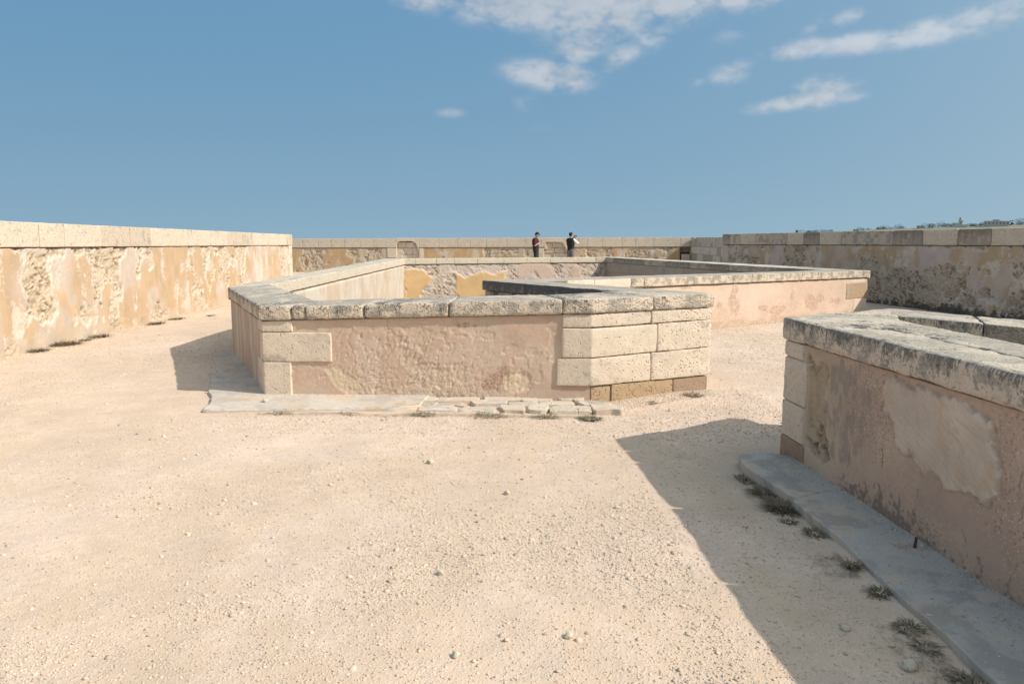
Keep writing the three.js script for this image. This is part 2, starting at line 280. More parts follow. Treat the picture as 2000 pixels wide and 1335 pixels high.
// ------------------------------------------------------------------ what the wall faces are made of
const OCHRE = [.50, .345, .20], SAND = [.515, .39, .275], PINKG = [.505, .405, .325], LIME = [.59, .515, .43], RUBB = [.53, .43, .31], PINK = [.575, .41, .305], BRICKY = [.36, .22, .15];
const inPoly = (x, y, P) => { let c = false, d = 1e9; for (let i = 0, j = P.length - 1; i < P.length; j = i++) { const [xi, yi] = P[i], [xj, yj] = P[j]; if ((yi > y) !== (yj > y) && x < (xj - xi) * (y - yi) / (yj - yi) + xi) c = !c; const ex = xj - xi, ey = yj - yi, t = clamp(((x - xi) * ex + (y - yi) * ey) / (ex * ex + ey * ey)); d = Math.min(d, Math.hypot(x - xi - ex * t, y - yi - ey * t)); } return c ? d : -d; };
// rubble laid bare: lumps of stone of several sizes in pitted mortar
function rubble(u, y, o, sd, k = 1, base = RUBB) {
  const wx = u + .07 * (fbm(u * 8, y * 8, 2, sd) - .5), wy = y + .07 * (fbm(u * 8, y * 8, 2, sd + 1) - .5), n = fbm(u * 7, y * 8, 4, sd + 2), n2 = fbm(u * 40, y * 40, 2, sd + 3), n3 = fbm(wx * 18, wy * 24, 3, sd + 8);
  worley(wx / .16, wy / .1, sd + 4, 0, 1); const e1 = WO.f2 - WO.f1, id1 = WO.id;
  const smear = sst(.5, .68, fbm(u * 2.4, y * 2.4, 3, sd + 6)), st = id1 > .35 ? sst(.0, .16, e1 + .1 * (n - .5)) : sst(.35, .6, n3);
  put(o, base, .84 + .3 * n + .24 * (n2 - .5));
  blend(o, [base[0] * (.88 + .28 * id1), base[1] * (.87 + .3 * id1), base[2] * (.86 + .4 * id1)], st * .7 * (1 - smear));
  blend(o, [base[0] * .68, base[1] * .62, base[2] * .54], (1 - st) * .45 * (1 - smear));
  o.h += k * (mix(-.03 + .026 * st * (.4 + .7 * id1) + .022 * (n3 - .5), -.014 + .018 * (n3 - .5), smear) + .022 * (n - .5));
  o.f = .005 * (n2 - .5) + .004 * (n3 - .5);
  const hole = sst(.55, .63, n3) * sst(.38, .52, fbm(u * 3, y * 3, 2, sd + 9)); o.h -= .038 * k * hole; o.f -= .002 * hole; blend(o, [base[0] * .5, base[1] * .42, base[2] * .32], .7 * hole);
}
// lime plaster over rubble, falling off in patches
function oldPlaster({ sd, cover = .5, ochre = .6, white = .4, stripes = .5, och = OCHRE, base = RUBB, holes = [], keep = [], moss = 0, yTop = 1.5, lilac = 0 }) {
  return (u, y, o) => {
    const wx = u + .09 * (fbm(u * 5, y * 5, 3, sd) - .5), wy = y + .09 * (fbm(u * 5, y * 5, 3, sd + 3) - .5);
    let q = fbm(wx * .95, wy * .9, 5, sd + 11) + .52 * (fbm(wx * 3.8, wy * 2.6, 4, sd + 12) - .5) - (1 - cover);
    q -= .18 * sst(yTop - .22, yTop, y) * vn(u * 2.2, 1, sd + 50);
    for (const [hu, hy, ru, ry, a] of holes) { const t = 1 - Math.hypot((wx - hu) / ru, (wy - hy) / ry); if (t > -1) q -= .75 * a * sst(-1, 1, t); }
    for (const [hu, hy, ru, ry, a] of keep) { const t = 1 - Math.hypot((wx - hu) / ru, (wy - hy) / ry); if (t > -1) q += a * sst(-1, 1, t); }
    o.h = 0; const fine = fbm(u * 30, y * 30, 2, sd + 20), md = fbm(u * 5, y * 4, 4, sd + 21);
    const pl = sst(-.004, .012, q), under = sst(-.045, -.03, q) * (vn(u * 1.7, y * 1.4, sd + 60) > .42 ? 1 : 0);
    if (pl < 1) { rubble(u, y, o, sd + 30, 1, base); if (under > 0) { o.h = mix(o.h, -.012 + .006 * (md - .5), under); blend(o, LIME, under * .85, .82 + .3 * md); } }
    if (pl > 0) {
      const h0 = o.h, r0 = o.r, g0 = o.g, b0 = o.b, f0 = o.f;
      const tone = fbm(u * .8, y * .8, 3, sd + 22), str = fbm(u * 9, y * 1.2, 3, sd + 23), sp = fbm(u * 2.5, y * 2.0, 4, sd + 24);
      put(o, PINKG, .85 + .3 * md);
      blend(o, SAND, sst(.42, .6, sp + .1 * (md - .5)), .88 + .25 * md);
      blend(o, och, .85 * sst(.60 - ochre * .35, .78 - ochre * .35, tone + .45 * (sp - .5) + .2 * (md - .5)), .84 + .22 * md + .2 * stripes * (str - .5));
      if (lilac) blend(o, [.5, .43, .42], .8 * sst(.56, .64, fbm(u * 1.1, y * .9, 4, sd + 26)) * lilac, .85 + .3 * md);
      const wsh = sst(.62 - white * .14, .78 - white * .1, fbm(u * 3.2, y * 1.9 + 5, 5, sd + 25) + .3 * (fine - .5)); blend(o, LIME, wsh * .85, .95 + .15 * md);
      const edge = sst(.05, .012, q); blend(o, LIME, edge * .6);
      const wv = .006 * (md - .5) + .004 * (sp - .5);
      o.h = mix(h0, .004 + wv, pl); o.r = mix(r0, o.r, pl); o.g = mix(g0, o.g, pl); o.b = mix(b0, o.b, pl); o.f = mix(f0, .0016 * (fine - .5) + .001 * (str - .5), pl);
      worley(u * 9, y * 9, sd + 70, 0, 1); if (WO.id > .86 && WO.f1 < .16) { o.h -= .006; blend(o, RUBB, .6, .8); }
    }
    if (moss) { const g = fbm(u * 9, y * 4, 4, sd + 41), e = fbm(u * 1.3, 2, 3, sd + 42); const t = sst(-.1, .2, moss - y * 3.6 + (e - .5) * .6 + (g - .5) * 1.0 + (fine - .5) * .9 - .3); blend(o, [.06, .052, .042], t * .85, .6 + .9 * fine); }
    if (y < .22 && !moss) { const g = fbm(u * 4, y * 9, 3, sd + 43); blend(o, [.5, .4, .29], .6 * sst(.5, .6, g + .25 - y)); }
  };
}
// pink render of the low parapet, face towards the camera
function frontField(u, y, o) {
  const md = fbm(u * 5, y * 5, 4, 301), fine = fbm(u * 34, y * 34, 2, 302), bg = fbm(u * 1.1, y * 1.4, 4, 303);
  put(o, PINK, .86 + .22 * md + .14 * (fine - .5)); blend(o, [.57, .44, .325], .6 * sst(.46, .62, bg), .9 + .2 * md); blend(o, [.62, .50, .385], .45 * sst(.56, .68, fbm(u * 2.7 + 4, y * 2.2, 4, 314))); blend(o, [.47, .32, .235], .5 * sst(.56, .66, fbm(u * 2, y * 1.6, 4, 304)));
  let h = .004 * (md - .5) + .006 * (bg - .5), f = .0016 * (fine - .5);
  // coarse pecking, worst between the corner stones and the middle
  const zone = clamp(1.15 - Math.hypot((u - 1.5) / 1.15, (y - .36) / .55) + .7 * (bg - .45)) ;
  const rx = u * .82 - y * .57, ry = u * .57 + y * .82;
  const peck = Math.abs(fbm(rx * 21, ry * 10, 3, 305) - .5) * 2, peck2 = fbm(rx * 42, ry * 22, 2, 306);
  const pk = sst(.26, .02, peck) * zone, pk2 = sst(.6, .72, peck2) * clamp(zone * 1.3 + .12);
  h -= .003 * pk + .0028 * pk2; f -= .0024 * pk2; blend(o, [.60, .46, .345], .32 * pk + .3 * pk2, .95);
  // the skin coat has flaked off in ragged scales
  { const sk = fbm(u * 4.2 + .5 * md, y * 4.6, 5, 315) + .3 * (peck2 - .5) * zone, t = sst(.57, .575, sk); h -= .0045 * t; f += .0012 * t * (fine - .5); blend(o, [.615, .475, .35], .55 * t, .95); const lip = sst(.545, .57, sk) * (1 - t); blend(o, [.64, .52, .41], .4 * lip); }
  for (const [cu, y0, y1, w] of [[.95, .25, .7, .1], [1.32, .5, .84, .06], [2.3, .35, .8, .12], [2.75, .02, .4, .08], [1.75, .05, .3, .1]]) if (y > y0 && y < y1) { const cx = cu + w * (fbm(y * 8, cu * 5, 4, 316) - .5) * 2, t = sst(.005, .0015, Math.abs(u - cx)); f -= .002 * t; h -= .003 * t; blend(o, [.3, .21, .15], .5 * t); }
  // crazing low in the middle
  worley(u * 17 + md, y * 17, 307, 0, 1); const cz = sst(.12, .03, WO.f2 - WO.f1) * sst(.5, .1, y) * sst(.8, 1.1, u) * sst(2.6, 2.2, u); h -= .003 * cz; f -= .0022 * cz; blend(o, [.62, .50, .38], .45 * cz);
  // a square sound patch under the corner stone and flaked cream stone beside it
  const fl = inPoly(u + .05 * (md - .5), y + .06 * (bg - .5), [[.62, .29], [.78, .33], [.86, .22], [.98, .17], [1.05, .05], [.85, .03], [.74, .1], [.68, .2]]); if (fl > -.01) { const t = sst(-.008, .006, fl); blend(o, [.62, .5, .345], t * .85, .9 + .2 * md); h -= .005 * t; f += .003 * (fine - .5); }
  const fl2 = inPoly(u + .06 * (md - .5), y + .05 * (bg - .5), [[2.52, .24], [2.66, .3], [2.82, .22], [2.78, .1], [2.62, .05], [2.53, .12]]); if (fl2 > -.02) { const t = sst(-.015, .02, fl2); blend(o, [.60, .47, .33], t * .8, .9 + .25 * md); h -= .004 * t + .005 * t * sst(.45, .6, peck2); }
  // dark brown blots
  for (const [bu, by, br] of [[2.42, .17, .13], [2.5, .3, .08], [2.3, .12, .07], [2.02, .76, .05], [2.12, .77, .05], [2.2, .76, .04]]) { const t = 1 - Math.hypot(u - bu, (y - by)) / br; if (t > -.2) { worley(u * 24, y * 24, 311); if (WO.f2 - WO.f1 > .12) blend(o, [.36, .215, .15], .75 * sst(.28, .42, t * .5 + .6 * (fbm(u * 16, y * 16, 3, 312) - .25))); } }
  if (y < .1) blend(o, [.52, .42, .33], .5 * sst(.45, .62, fbm(u * 3, y * 8, 3, 313) + .1));
  o.h = h; o.f = f;
}
// smoother rose render with brown crackled blots (far outer face)
function roseField(u, y, o) {
  const md = fbm(u * 3, y * 3.4, 4, 401), fine = fbm(u * 26, y * 26, 2, 402), bg = fbm(u * .7, y * 1.2, 4, 403);
  put(o, [.565, .42, .325], .86 + .24 * md + .14 * (fine - .5)); blend(o, [.59, .47, .37], .75 * sst(.46, .6, bg), .95 + .1 * md);
  let h = .004 * (md - .5) + .004 * (bg - .5), f = .0018 * (fine - .5);
  const gran = sst(.45, .25, y + .2 * (bg - .5)); worley(u * 20, y * 20, 404, 0, 1); if (WO.id > .7 && WO.f1 < .25) { h -= .004 * gran; f -= .002 * gran; blend(o, [.46, .32, .23], .4 * gran); }
  for (const [bu, by, ru, ry] of [[4.72, .72, .12, .2], [4.75, .34, .2, .22], [7.35, .34, .42, .2], [6.1, .22, .3, .12], [8.15, .32, .25, .1], [5.6, .3, .2, .06], [6.6, .5, .08, .14], [3.3, .85, .3, .1], [4.3, .4, .12, .08]]) { const t = 1 - Math.hypot((u - bu) / ru, (y - by) / ry); if (t > -.4) { worley(u * 7 + 1, y * 8, 405); const cr = sst(.05, .12, WO.f2 - WO.f1); blend(o, [.42, .28, .2], .7 * cr * sst(.05, .3, t + 1.5 * (fbm(u * 7, y * 7, 4, 406) - .5))); } }
  if (y > .78) blend(o, LIME, .5 * sst(.5, .6, fbm(u * 2, y * 5, 3, 407)));
  if (y < .1) blend(o, [.42, .31, .2], .6 * sst(.4, .6, fbm(u * 5, y * 8, 3, 408)));
  o.h = h; o.f = f;
}
// shaded face next to the corner: streaked render
function streakField(u, y, o) {
  const md = fbm(u * 4, y * 4, 4, 421), st = fbm(u * 5, y * .5, 4, 422), fine = fbm(u * 30, y * 30, 2, 423);
  put(o, [.49, .36, .275], .85 + .25 * md); blend(o, [.58, .5, .41], .8 * sst(.52, .6, st + .15 * (md - .5))); blend(o, [.42, .34, .28], .6 * sst(.5, .62, fbm(u * 2.2, y * .7, 3, 424)));
  o.h = .006 * (md - .5); o.f = .002 * (fine - .5);
}
// shaded right-hand parapet: granular render, bare rubble at the quoin, pale combed repair
const COMB = [[1.33, .80], [1.40, .86], [1.46, .83], [1.5, .84], [1.62, .80], [1.66, .85], [1.85, .84], [2.08, .83], [2.22, .77], [2.31, .65], [2.31, .47], [2.24, .4], [2.12, .43], [1.95, .38], [1.83, .42], [1.74, .4], [1.64, .47], [1.53, .46], [1.46, .55], [1.44, .62], [1.34, .64]];
const BARE = [[.37, .82], [.5, .74], [.56, .8], [.68, .78], [.62, .62], [.64, .42], [.76, .17], [.66, .1], [.5, .12], [.39, .17]];
function sideField(u, y, o) { // u counted from the corner towards the camera
  const md = fbm(u * 4, y * 4.4, 4, 501), fine = fbm(u * 45, y * 45, 2, 502), bg = fbm(u * .9, y * 1.1, 4, 503), wx = u + .09 * (fbm(u * 9, y * 9, 5, 504) - .5), wy = y + .09 * (fbm(u * 9, y * 9, 5, 505) - .5);
  put(o, [.50, .365, .275], .78 + .34 * md + .2 * (fine - .5)); blend(o, [.40, .30, .235], .55 * sst(.5, .64, fbm(u * 2.2, y * 3, 5, 509))); blend(o, [.55, .43, .31], .7 * sst(.45, .6, bg), .9 + .2 * md);
  let h = .007 * (md - .5) + .008 * (bg - .5), f = .0016 * (fine - .5);
  // aggregate showing through
  const gr = sst(.33, .48, fbm(u * 1.1, y * 1.3, 4, 506)) * sst(.8, 1.0, u); worley(u * 52, y * 52, 507, 0, 1); if (WO.id > .35 && WO.f1 < .36) { const q = gr * sst(.36, .2, WO.f1); f += .0032 * q; blend(o, WO.id > .8 ? [.62, .53, .43] : WO.id > .62 ? [.56, .32, .22] : [.3, .215, .16], .9 * q); }
  // yellow-grey stained bay beside the quoin
  const bay = sst(.95, .72, wx + .2 * (md - .5)); blend(o, [.50, .395, .275], .6 * bay, .85 + .3 * md);
  const gy = sst(-.02, .05, .3 - Math.hypot((wx - .98) / .8, (wy - .66) / .65) * .5 + .3 * (md - .5)); blend(o, [.25, .22, .185], .6 * gy * sst(.42, .66, fbm(u * 18, y * 12, 4, 508) + .25 * (fine - .5)) * sst(1.4, .9, u));
  const br = inPoly(wx, wy, BARE); if (br > -.03) { const t = sst(-.01, .015, br), oo = { r: 0, g: 0, b: 0, h: 0, f: 0 }; rubble(u, y, oo, 520, 1.0, [.43, .335, .225]); h = mix(h, oo.h - .006, t); f = mix(f, oo.f, t); o.r = mix(o.r, oo.r, t); o.g = mix(o.g, oo.g, t); o.b = mix(o.b, oo.b, t); }
  // combed repair
  const cb = inPoly(wx, wy, COMB); if (cb > -.03) { const t = sst(-.006, .006, cb); const ln = fbm((u * .5 + y * .86) * 150 + 9 * md, (u * .86 - y * .5) * 22 + 6 * md, 2, 515), vs = fbm(u * 5 + .5 * md, y * 1.1, 4, 511);
    const e = { r: 0, g: 0, b: 0 }; put(e, [.59, .485, .385], .8 + .36 * md); blend(e, [.50, .40, .31], .5 * sst(.5, .62, fbm(u * 9, y * 6, 4, 513))); blend(e, [.57, .42, .285], .6 * sst(.45, .62, vs + .15 * (fine - .5)) * sst(.0, .05, cb)); blend(e, [.68, .61, .53], .75 * sst(.56, .66, fbm(u * 4, y * 1.1, 4, 512))); blend(e, [.64, .56, .47], .8 * sst(.05, .0, cb) * sst(1.9, 2.1, u)); blend(e, [e.r * .86, e.g * .8, e.b * .72], .6 * sst(.5, .75, ln));
    o.r = mix(o.r, e.r, t); o.g = mix(o.g, e.g, t); o.b = mix(o.b, e.b, t); h = mix(h, .009 + .006 * (md - .5), t); const crumb = sst(.035, .0, Math.abs(cb)) * sst(.5, .62, fbm(u * 30, y * 30, 3, 516)); h -= .012 * crumb; blend(o, [.36, .27, .2], .6 * crumb); f = mix(f, -.0014 * sst(.45, .7, ln) + .001 * (fine - .5), t); }
  // cracks
  for (const [cu, y0, y1, w] of [[.98, .1, .34, .05], [1.36, .3, .45, .03], [1.72, .02, .3, .1], [2.45, .4, .62, .04], [2.52, .45, .8, .05], [1.16, .5, .75, .05], [2.1, .1, .22, .15]]) if (y > y0 && y < y1) { const cx = cu + w * (fbm(y * 9, cu * 7, 3, 530) - .5) * 2, t = sst(.006, .0015, Math.abs(u - cx)); f -= .002 * t; h -= .004 * t; blend(o, [.2, .145, .105], .7 * t * sst(.35, .5, fbm(y * 14, cu * 3, 2, 533))); }
  // damp growth at the foot
  const g = fbm(u * 16, y * 7, 4, 531), e2 = fbm(u * 1.2, 4, 3, 532); blend(o, [.16, .125, .10], .75 * sst(-.08, .2, .36 - y * 2.4 + (e2 - .5) * .6 + (g - .5) * .7 + (fine - .5) * .8 - .2) * sst(.75, 1.0, u));
  o.h = h; o.f = f;
}
// inner shaft faces
function innerPale(u, y, o) { const md = fbm(u * 3, y * 3, 4, 601), st = fbm(u * 2.6, y * .35, 4, 602), fine = fbm(u * 14, y * 14, 2, 603); put(o, [.54, .455, .36], .82 + .3 * md); blend(o, [.51, .385, .27], .85 * sst(.5, .58, st + .12 * (md - .5)), .9 + .2 * md); blend(o, [.58, .51, .425], .7 * sst(.5, .62, fbm(u * 4, y * 1.4, 4, 604) + .15 * (y - .4))); o.h = .008 * (md - .5) - .01 * sst(.6, .7, fbm(u * 6, y * 4, 3, 605)); o.f = .003 * (fine - .5); }
function innerFar(u, y, o) {
  const md = fbm(u * 3, y * 3, 4, 611), fine = fbm(u * 14, y * 14, 2, 612), wx = u + .14 * (fbm(u * 3, y * 3, 4, 613) - .5) * 2, wy = y + .14 * (fbm(u * 3, y * 3, 4, 614) - .5) * 2;
  rubble(u, y, o, 620, .8, [.50, .41, .33]); blend(o, [.50, .41, .36], .55 * sst(.45, .6, fbm(u * .8, y * .8, 3, 615)));
  const d = Math.max(inPoly(wx, wy, [[.05, .72], [.3, .82], [.55, .68], [1.0, .42], [.8, .2], [.6, -.05], [.3, -.3], [.0, -.4]]), inPoly(wx, wy, [[1.7, .68], [2.0, .5], [2.4, .62], [2.6, .75], [3.0, .6], [3.6, .62], [3.3, .2], [3, -.2], [2.1, -.2], [1.7, -.1]]), inPoly(wx, wy, [[-.1, .7], [.02, .7], [.02, -.5], [-.1, -.5]]));
  const t = sst(-.01, .02, d), ed = sst(-.05, -.01, d) * (1 - t); blend(o, LIME, .8 * ed);
  if (t > 0) { const e = { r: 0, g: 0, b: 0 }; put(e, [.55, .365, .18], .84 + .3 * md + .1 * (fine - .5)); blend(e, LIME, .5 * sst(.05, .0, d)); o.r = mix(o.r, e.r, t); o.g = mix(o.g, e.g, t); o.b = mix(o.b, e.b, t); o.h = mix(o.h, .012, t); o.f *= 1 - t; }
  const pk = sst(.5, .6, fbm(u * .9 + 3, y, 3, 616)) * sst(3.6, 4.2, u) * (1 - t); blend(o, [.53, .39, .30], pk * .8, .9 + .2 * md); o.h = mix(o.h, .004, pk);
}
const ashlar = (sd, bl, bh, c1, c2) => (u, y, o) => { const md = fbm(u * 3, y * 3, 4, sd), fine = fbm(u * 14, y * 9, 2, sd + 1), st = fbm(u * 6, y * .7, 3, sd + 2); put(o, c1, .8 + .3 * md + .2 * (fine - .5)); blend(o, c2, .7 * sst(.48, .6, st)); o.h = .006 * (md - .5); o.f = .003 * (fine - .5); };

// ------------------------------------------------------------------ ground
const OA = [[-4.15, 10.9], [-2.59, 7.65], [.81, 7.52], [2.15, 8.03], [.47, 11.75], [8.2, 17.13], [3.8, 26.95], [-4.1, 24.05], [-4.15, 10.9]];
const IA = [[-3.79, 11.57], [-2.25, 8.4], [.62, 8.17], [1.25, 8.4], [-.44, 12.05], [7.3, 17.35], [3.33, 26.29], [-3.45, 23.74], [-3.79, 11.57]];
const OB = [[2.57, -4], [2.066, 5.545], [3.2, 6.27], [8.9, -4]], IB = [[3.1, -4], [2.777, 5.32], [2.975, 5.70], [8.0, -4]];
const midA = OA.map((p, i) => [(p[0] + IA[i][0]) / 2, (p[1] + IA[i][1]) / 2]).slice(0, 8), midB = OB.map((p, i) => [(p[0] + IB[i][0]) / 2, (p[1] + IB[i][1]) / 2]);
const TERRACE = [[-7.4, -14], [-7.6, 10.3], [-8.1, 26.4], [-16, 26.4], [-16, 39.2], [9.6, 36.9], [8.1, 26.3], [10.6, 14.9], [15, -2], [15, -14]];
function groundY(x, d) {
  let y = .0155 * Math.max(0, d - 14) * sst(-8, -2, x) + .004 * Math.max(0, d - 14) * sst(-2, -8, x);
  y += .035 * (fbm(x * .5, d * .5, 3, 701) - .5) + .018 * (fbm(x * 2.3, d * 2.3, 3, 702) - .5);
  y -= (.012 + .033 * sst(3.5, 4.6, d)) * sst(1.1, 1.5, x) * sst(7, 5.8, d);                     // trodden hollow along the right slab
  y -= .06 * Math.exp(-(((x - 1.1) / .9) ** 2) - ((d - 7.3) / .5) ** 2);  // washed out below the ashlar corner
  y += .02 * sst(.5, 0, Math.abs(x + 3.4)) * sst(8.2, 9.6, d) * sst(11, 10, d);
  return y;
}
const GT = makeTex(1280, 1280, (i, j, o) => {
  const P = 24, x = i / 1280 * P, y = j / 1280 * P; // 24 cells over 3.2 m
  const a = fbm(x * .5, y * .5, 4, 711, P / 2), b = fbm(x * 3, y * 3, 3, 712, P * 3), c = vn(x * 22, y * 22, 713, P * 22), e = vn(x * 44, y * 44, 714, P * 44);
  put(o, [.65, .495, .368], .86 + .16 * a + .14 * (b - .5) + .14 * (c - .5) + .12 * (e - .5));
  blend(o, [.60, .45, .315], .6 * sst(.52, .64, fbm(x, y, 4, 715, P)));
  let f = .003 * (b - .5) + .0013 * (c - .5) + .0009 * (e - .5);
  worley(x * 5, y * 5, 716, P * 5, 1); if (WO.id > .6) { const r = .16 + .2 * (WO.id - .6), q = sst(r, r * .6, WO.f1); f += .0026 * q; blend(o, [.66, .535, .40], .5 * q, .8 + .4 * ((WO.id * 37) % 1)); }
  worley(x * 11, y * 11, 717, P * 11, 1); if (WO.id > .45) { const r = .14 + .22 * (WO.id - .45), q = sst(r, r * .6, WO.f1); f += .0022 * q; blend(o, [.66, .52, .375], .5 * q, .75 + .5 * ((WO.id * 53) % 1)); }
  o.f = f;
}, .012);
{
  const lines = (a, b, f) => { const o = []; let x = a; while (x < b) { o.push(x); x += f(x); } o.push(b); return o; };
  const xs = lines(-16, 15, x => x < -8 ? .6 : Math.abs(x) < 4.2 ? .05 : Math.abs(x) < 9 ? .12 : .4), ds = lines(-14, 39.2, d => d < 1.6 ? .6 : d < 9.5 ? .05 : d < 20 ? .13 : .3);
  const nx = xs.length, nd = ds.length, pos = new Float32Array(nx * nd * 3), uv = new Float32Array(nx * nd * 2), col = new Float32Array(nx * nd * 3), idx = [];
  for (let j = 0; j < nd; j++) for (let i = 0; i < nx; i++) {
    const k = j * nx + i, x = xs[i], d = ds[j]; pos[k * 3] = x; pos[k * 3 + 1] = groundY(x, d); pos[k * 3 + 2] = -d; uv[k * 2] = x / 3.2; uv[k * 2 + 1] = d / 3.2;
    const n = fbm(x * .35, d * .35, 4, 721), n2 = fbm(x * 1.1 + 7, d * .8, 4, 722), n3 = fbm(x * 4, d * 4, 3, 723);
    let r = 1, g = 1, b = 1; const worn = sst(.5, .62, fbm(x * .28 + 3, d * .16, 4, 724)), q = .88 + .16 * n + .13 * (n3 - .5) + .05 * worn; r *= q; g *= q; b *= q; const t = sst(.45, .65, n2); r *= mix(1, 1.03, t); g *= mix(1, 1.04, t); b *= mix(1, 1.09, t);
    col[k * 3] = r; col[k * 3 + 1] = g; col[k * 3 + 2] = b;
  }
  for (let j = 0; j < nd - 1; j++) for (let i = 0; i < nx - 1; i++) {
    const cx = (xs[i] + xs[i + 1]) / 2, cd = (ds[j] + ds[j + 1]) / 2; if (inPoly(cx, cd, TERRACE) < -.3 || inPoly(cx, cd, midA) > 0 || inPoly(cx, cd, midB) > 0) continue;
    const k = j * nx + i, m = k + nx; idx.push(k, k + 1, m + 1, k, m + 1, m);
  }
  const g = new THREE.BufferGeometry(); g.setAttribute('position', new THREE.BufferAttribute(pos, 3)); g.setAttribute('uv', new THREE.BufferAttribute(uv, 2)); g.setAttribute('color', new THREE.BufferAttribute(col, 3)); g.setIndex(idx); g.computeVertexNormals();
  const m = part('ground', g, texMat(GT, { vertexColors: true, roughness: 1 })); m.userData.kind = 'structure'; m.userData.label = 'pale beaten earth of the fort terrace strewn with grit'; m.userData.category = 'ground';
}
{ const m = part('sea', new THREE.CircleGeometry(7000, 96).rotateX(-Math.PI / 2).translate(0, -16, 0), flat(.03, .09, .13, { roughness: .25 })); m.userData = { kind: 'structure', label: 'blue sea beyond the fort walls', category: 'sea' }; }

// ------------------------------------------------------------------ low parapet round the star-shaped shaft
{
  const A = new Wall(OA, IA, [.96, .955, 1.04, 1.062, 1.0, .97, 1.1, 1.1, .96], .67), T = thing('shaft_parapet', 'low pink-plastered parapet with pale stone coping round the zigzag pit in the middle', 'parapet');
  const ct = s => s < 3.2 ? .155 : s < 5 ? .16 : s < 7 ? .18 : .19, cb = s => A.h(s) - ct(s), AT = s => A.h(s);
  // core and mortar bed
  const cores = [], beds = [];
  for (let i = 0; i < 8; i++) { cores.push(wallBlock(A, i, i + 1, .105, .565, -4, s => A.h(s) - .17, { r: .001, d: 3, rough: 0, gap: 0 })); beds.push(wallBlock(A, i, i + 1, .03, .64, s => cb(s) - .03, s => A.h(s) - .03, { r: .001, d: 3, rough: 0, gap: 0 })); }
  for (const g of [...cores, ...beds]) g.clearGroups();
  part('wall_core', mergeGeometries(cores), M.core, T); part('mortar_bed', mergeGeometries(beds), M.mortar, T);
  // coping
  const J = [.18, .41, .66, .9, 1.093, 1.137, 1.315, 1.572, 1.912, 2.494, 3.1, 3.33, 3.6, 3.84, 4.05, 4.112, 4.2, 4.235, 4.37, 4.505, 4.55, 4.667, 4.723, 4.835, 4.878, 4.984];
  seed(77); let s = 5.06; while (s < 5.93) { J.push(s); s += rr(.07, .13); } s = 5.95; J.push(s); s = 6.06; while (s < 6.93) { J.push(s); s += rr(.08, .15); } J.push(6.95); s = 7.05; while (s < 7.93) { J.push(s); s += rr(.05, .09); } J.push(7.97); J.push(8);
  const blk = (a, b, sides, extra) => { const near = a < 4 ? (a > .8 && a < 3 ? .022 : .035) : .08, g = wallBlock(A, a, b, -.03, .70, s => cb(s) + .002, AT, { r: a < 3.2 ? .02 : .016, d: near, rough: a < 3.2 ? .006 : .004, chip: a < 3.2 ? .9 : .7, vUnit: true, gap: a < 5 ? .0035 : .0025, ...extra }); bmesh('coping_block', g, [sides, a < 5.1 ? M.top : M.topLight], T); };
  blk(0, J[0], M.sideB);
  for (let i = 0; i < J.length - 1; i++) { const a = J[i], b = J[i + 1]; if (b - a < .012) continue; let sd = M.sideA; if (a < .88) sd = M.sideB; else if (a >= 3.05 && a < 3.99) sd = M.sideBlack; else if (a >= 3.99 && a < 5) sd = a < 4.11 || a === 4.112 ? M.clean : M.sideA; else if (a >= 5 && a < 6) sd = rnd() > .5 ? M.sideDark : M.sideGrey; else if (a >= 6) sd = M.sideClean; const vU = sd !== M.clean; blk(a, b, sd, { vUnit: vU }); }
  // corner stones, left front corner
  const q = (s0, s1, y0, y1, m, o = {}) => bmesh('quoin_block', wallBlock(A, s0, s1, o.w0 ?? -.004, o.w1 ?? .3, y0, y1, { r: .009, d: .03, rough: .0035, chip: .8, gap: .002, ...o }), [m, m], T);
  q(.905, 1.092, .684, s => cb(s) - .004, M.clean); q(.93, 1.21, .374, .678, M.clean); q(.87, 1.083, -.16, .368, M.clean);
  // squared stone of the right-hand corner
  const R2 = [.885, .738, .428, .135, -.2], R3 = [.909, .776, .473, .162, -.2], yy = k => s => mix(R2[k], R3[k], clamp(s - 2)) - .004, y2 = k => s => mix(R2[k], R3[k], clamp(s - 2)) + .003;
  const ab = (s0, s1, k, m, o = {}) => bmesh('ashlar_block', wallBlock(A, s0, s1, o.w0 ?? -.012, o.w1 ?? .34, y2(k + 1), yy(k), { r: .011, d: .026, rough: .005, chip: 1, gap: .002, ...o }), [m, m], T);
  ab(1.912, 2.488, 0, M.clean); ab(2.488, 3.05, 0, M.holed); ab(1.912, 2.54, 1, M.smooth); ab(2.54, 3.05, 1, M.holed); ab(1.895, 2.49, 2, M.clean); ab(2.49, 3.05, 2, M.holed);
  ab(2.0, 2.17, 3, M.tawny, { w0: .01, r: .02 }); ab(2.17, 2.70, 3, M.tawny, { w0: .0 }); ab(2.70, 3.04, 3, M.brown, { w0: .005 });
  // tawny block and quoins at the far right corner
  const ln = A.len(4); const qr = (u0, u1, y0, y1, m, w0 = .0) => bmesh('quoin_block', wallBlock(A, 4 + u0 / ln, Math.min(5.02, 4 + u1 / ln), w0, .3, y0, y1, { r: .012, d: .06, rough: .004, gap: .003 }), [m, m], T);
  qr(8.58, 9.55, .345, .695, M.tawny); qr(8.75, 9.55, .7, cb(5) - .006, M.clean, .006); qr(8.9, 9.55, -.1, .34, M.clean, .004);
  // faces
  const fp = o => facePanel(A, T, { w: .012, yb: -.2, yt: s => cb(s) + .01, ...o });
  fp({ s0: 1.0, s1: 2.0, du: .012, ppm: 200, field: frontField, label: 'pecked and crazed pink render facing the gravel' });
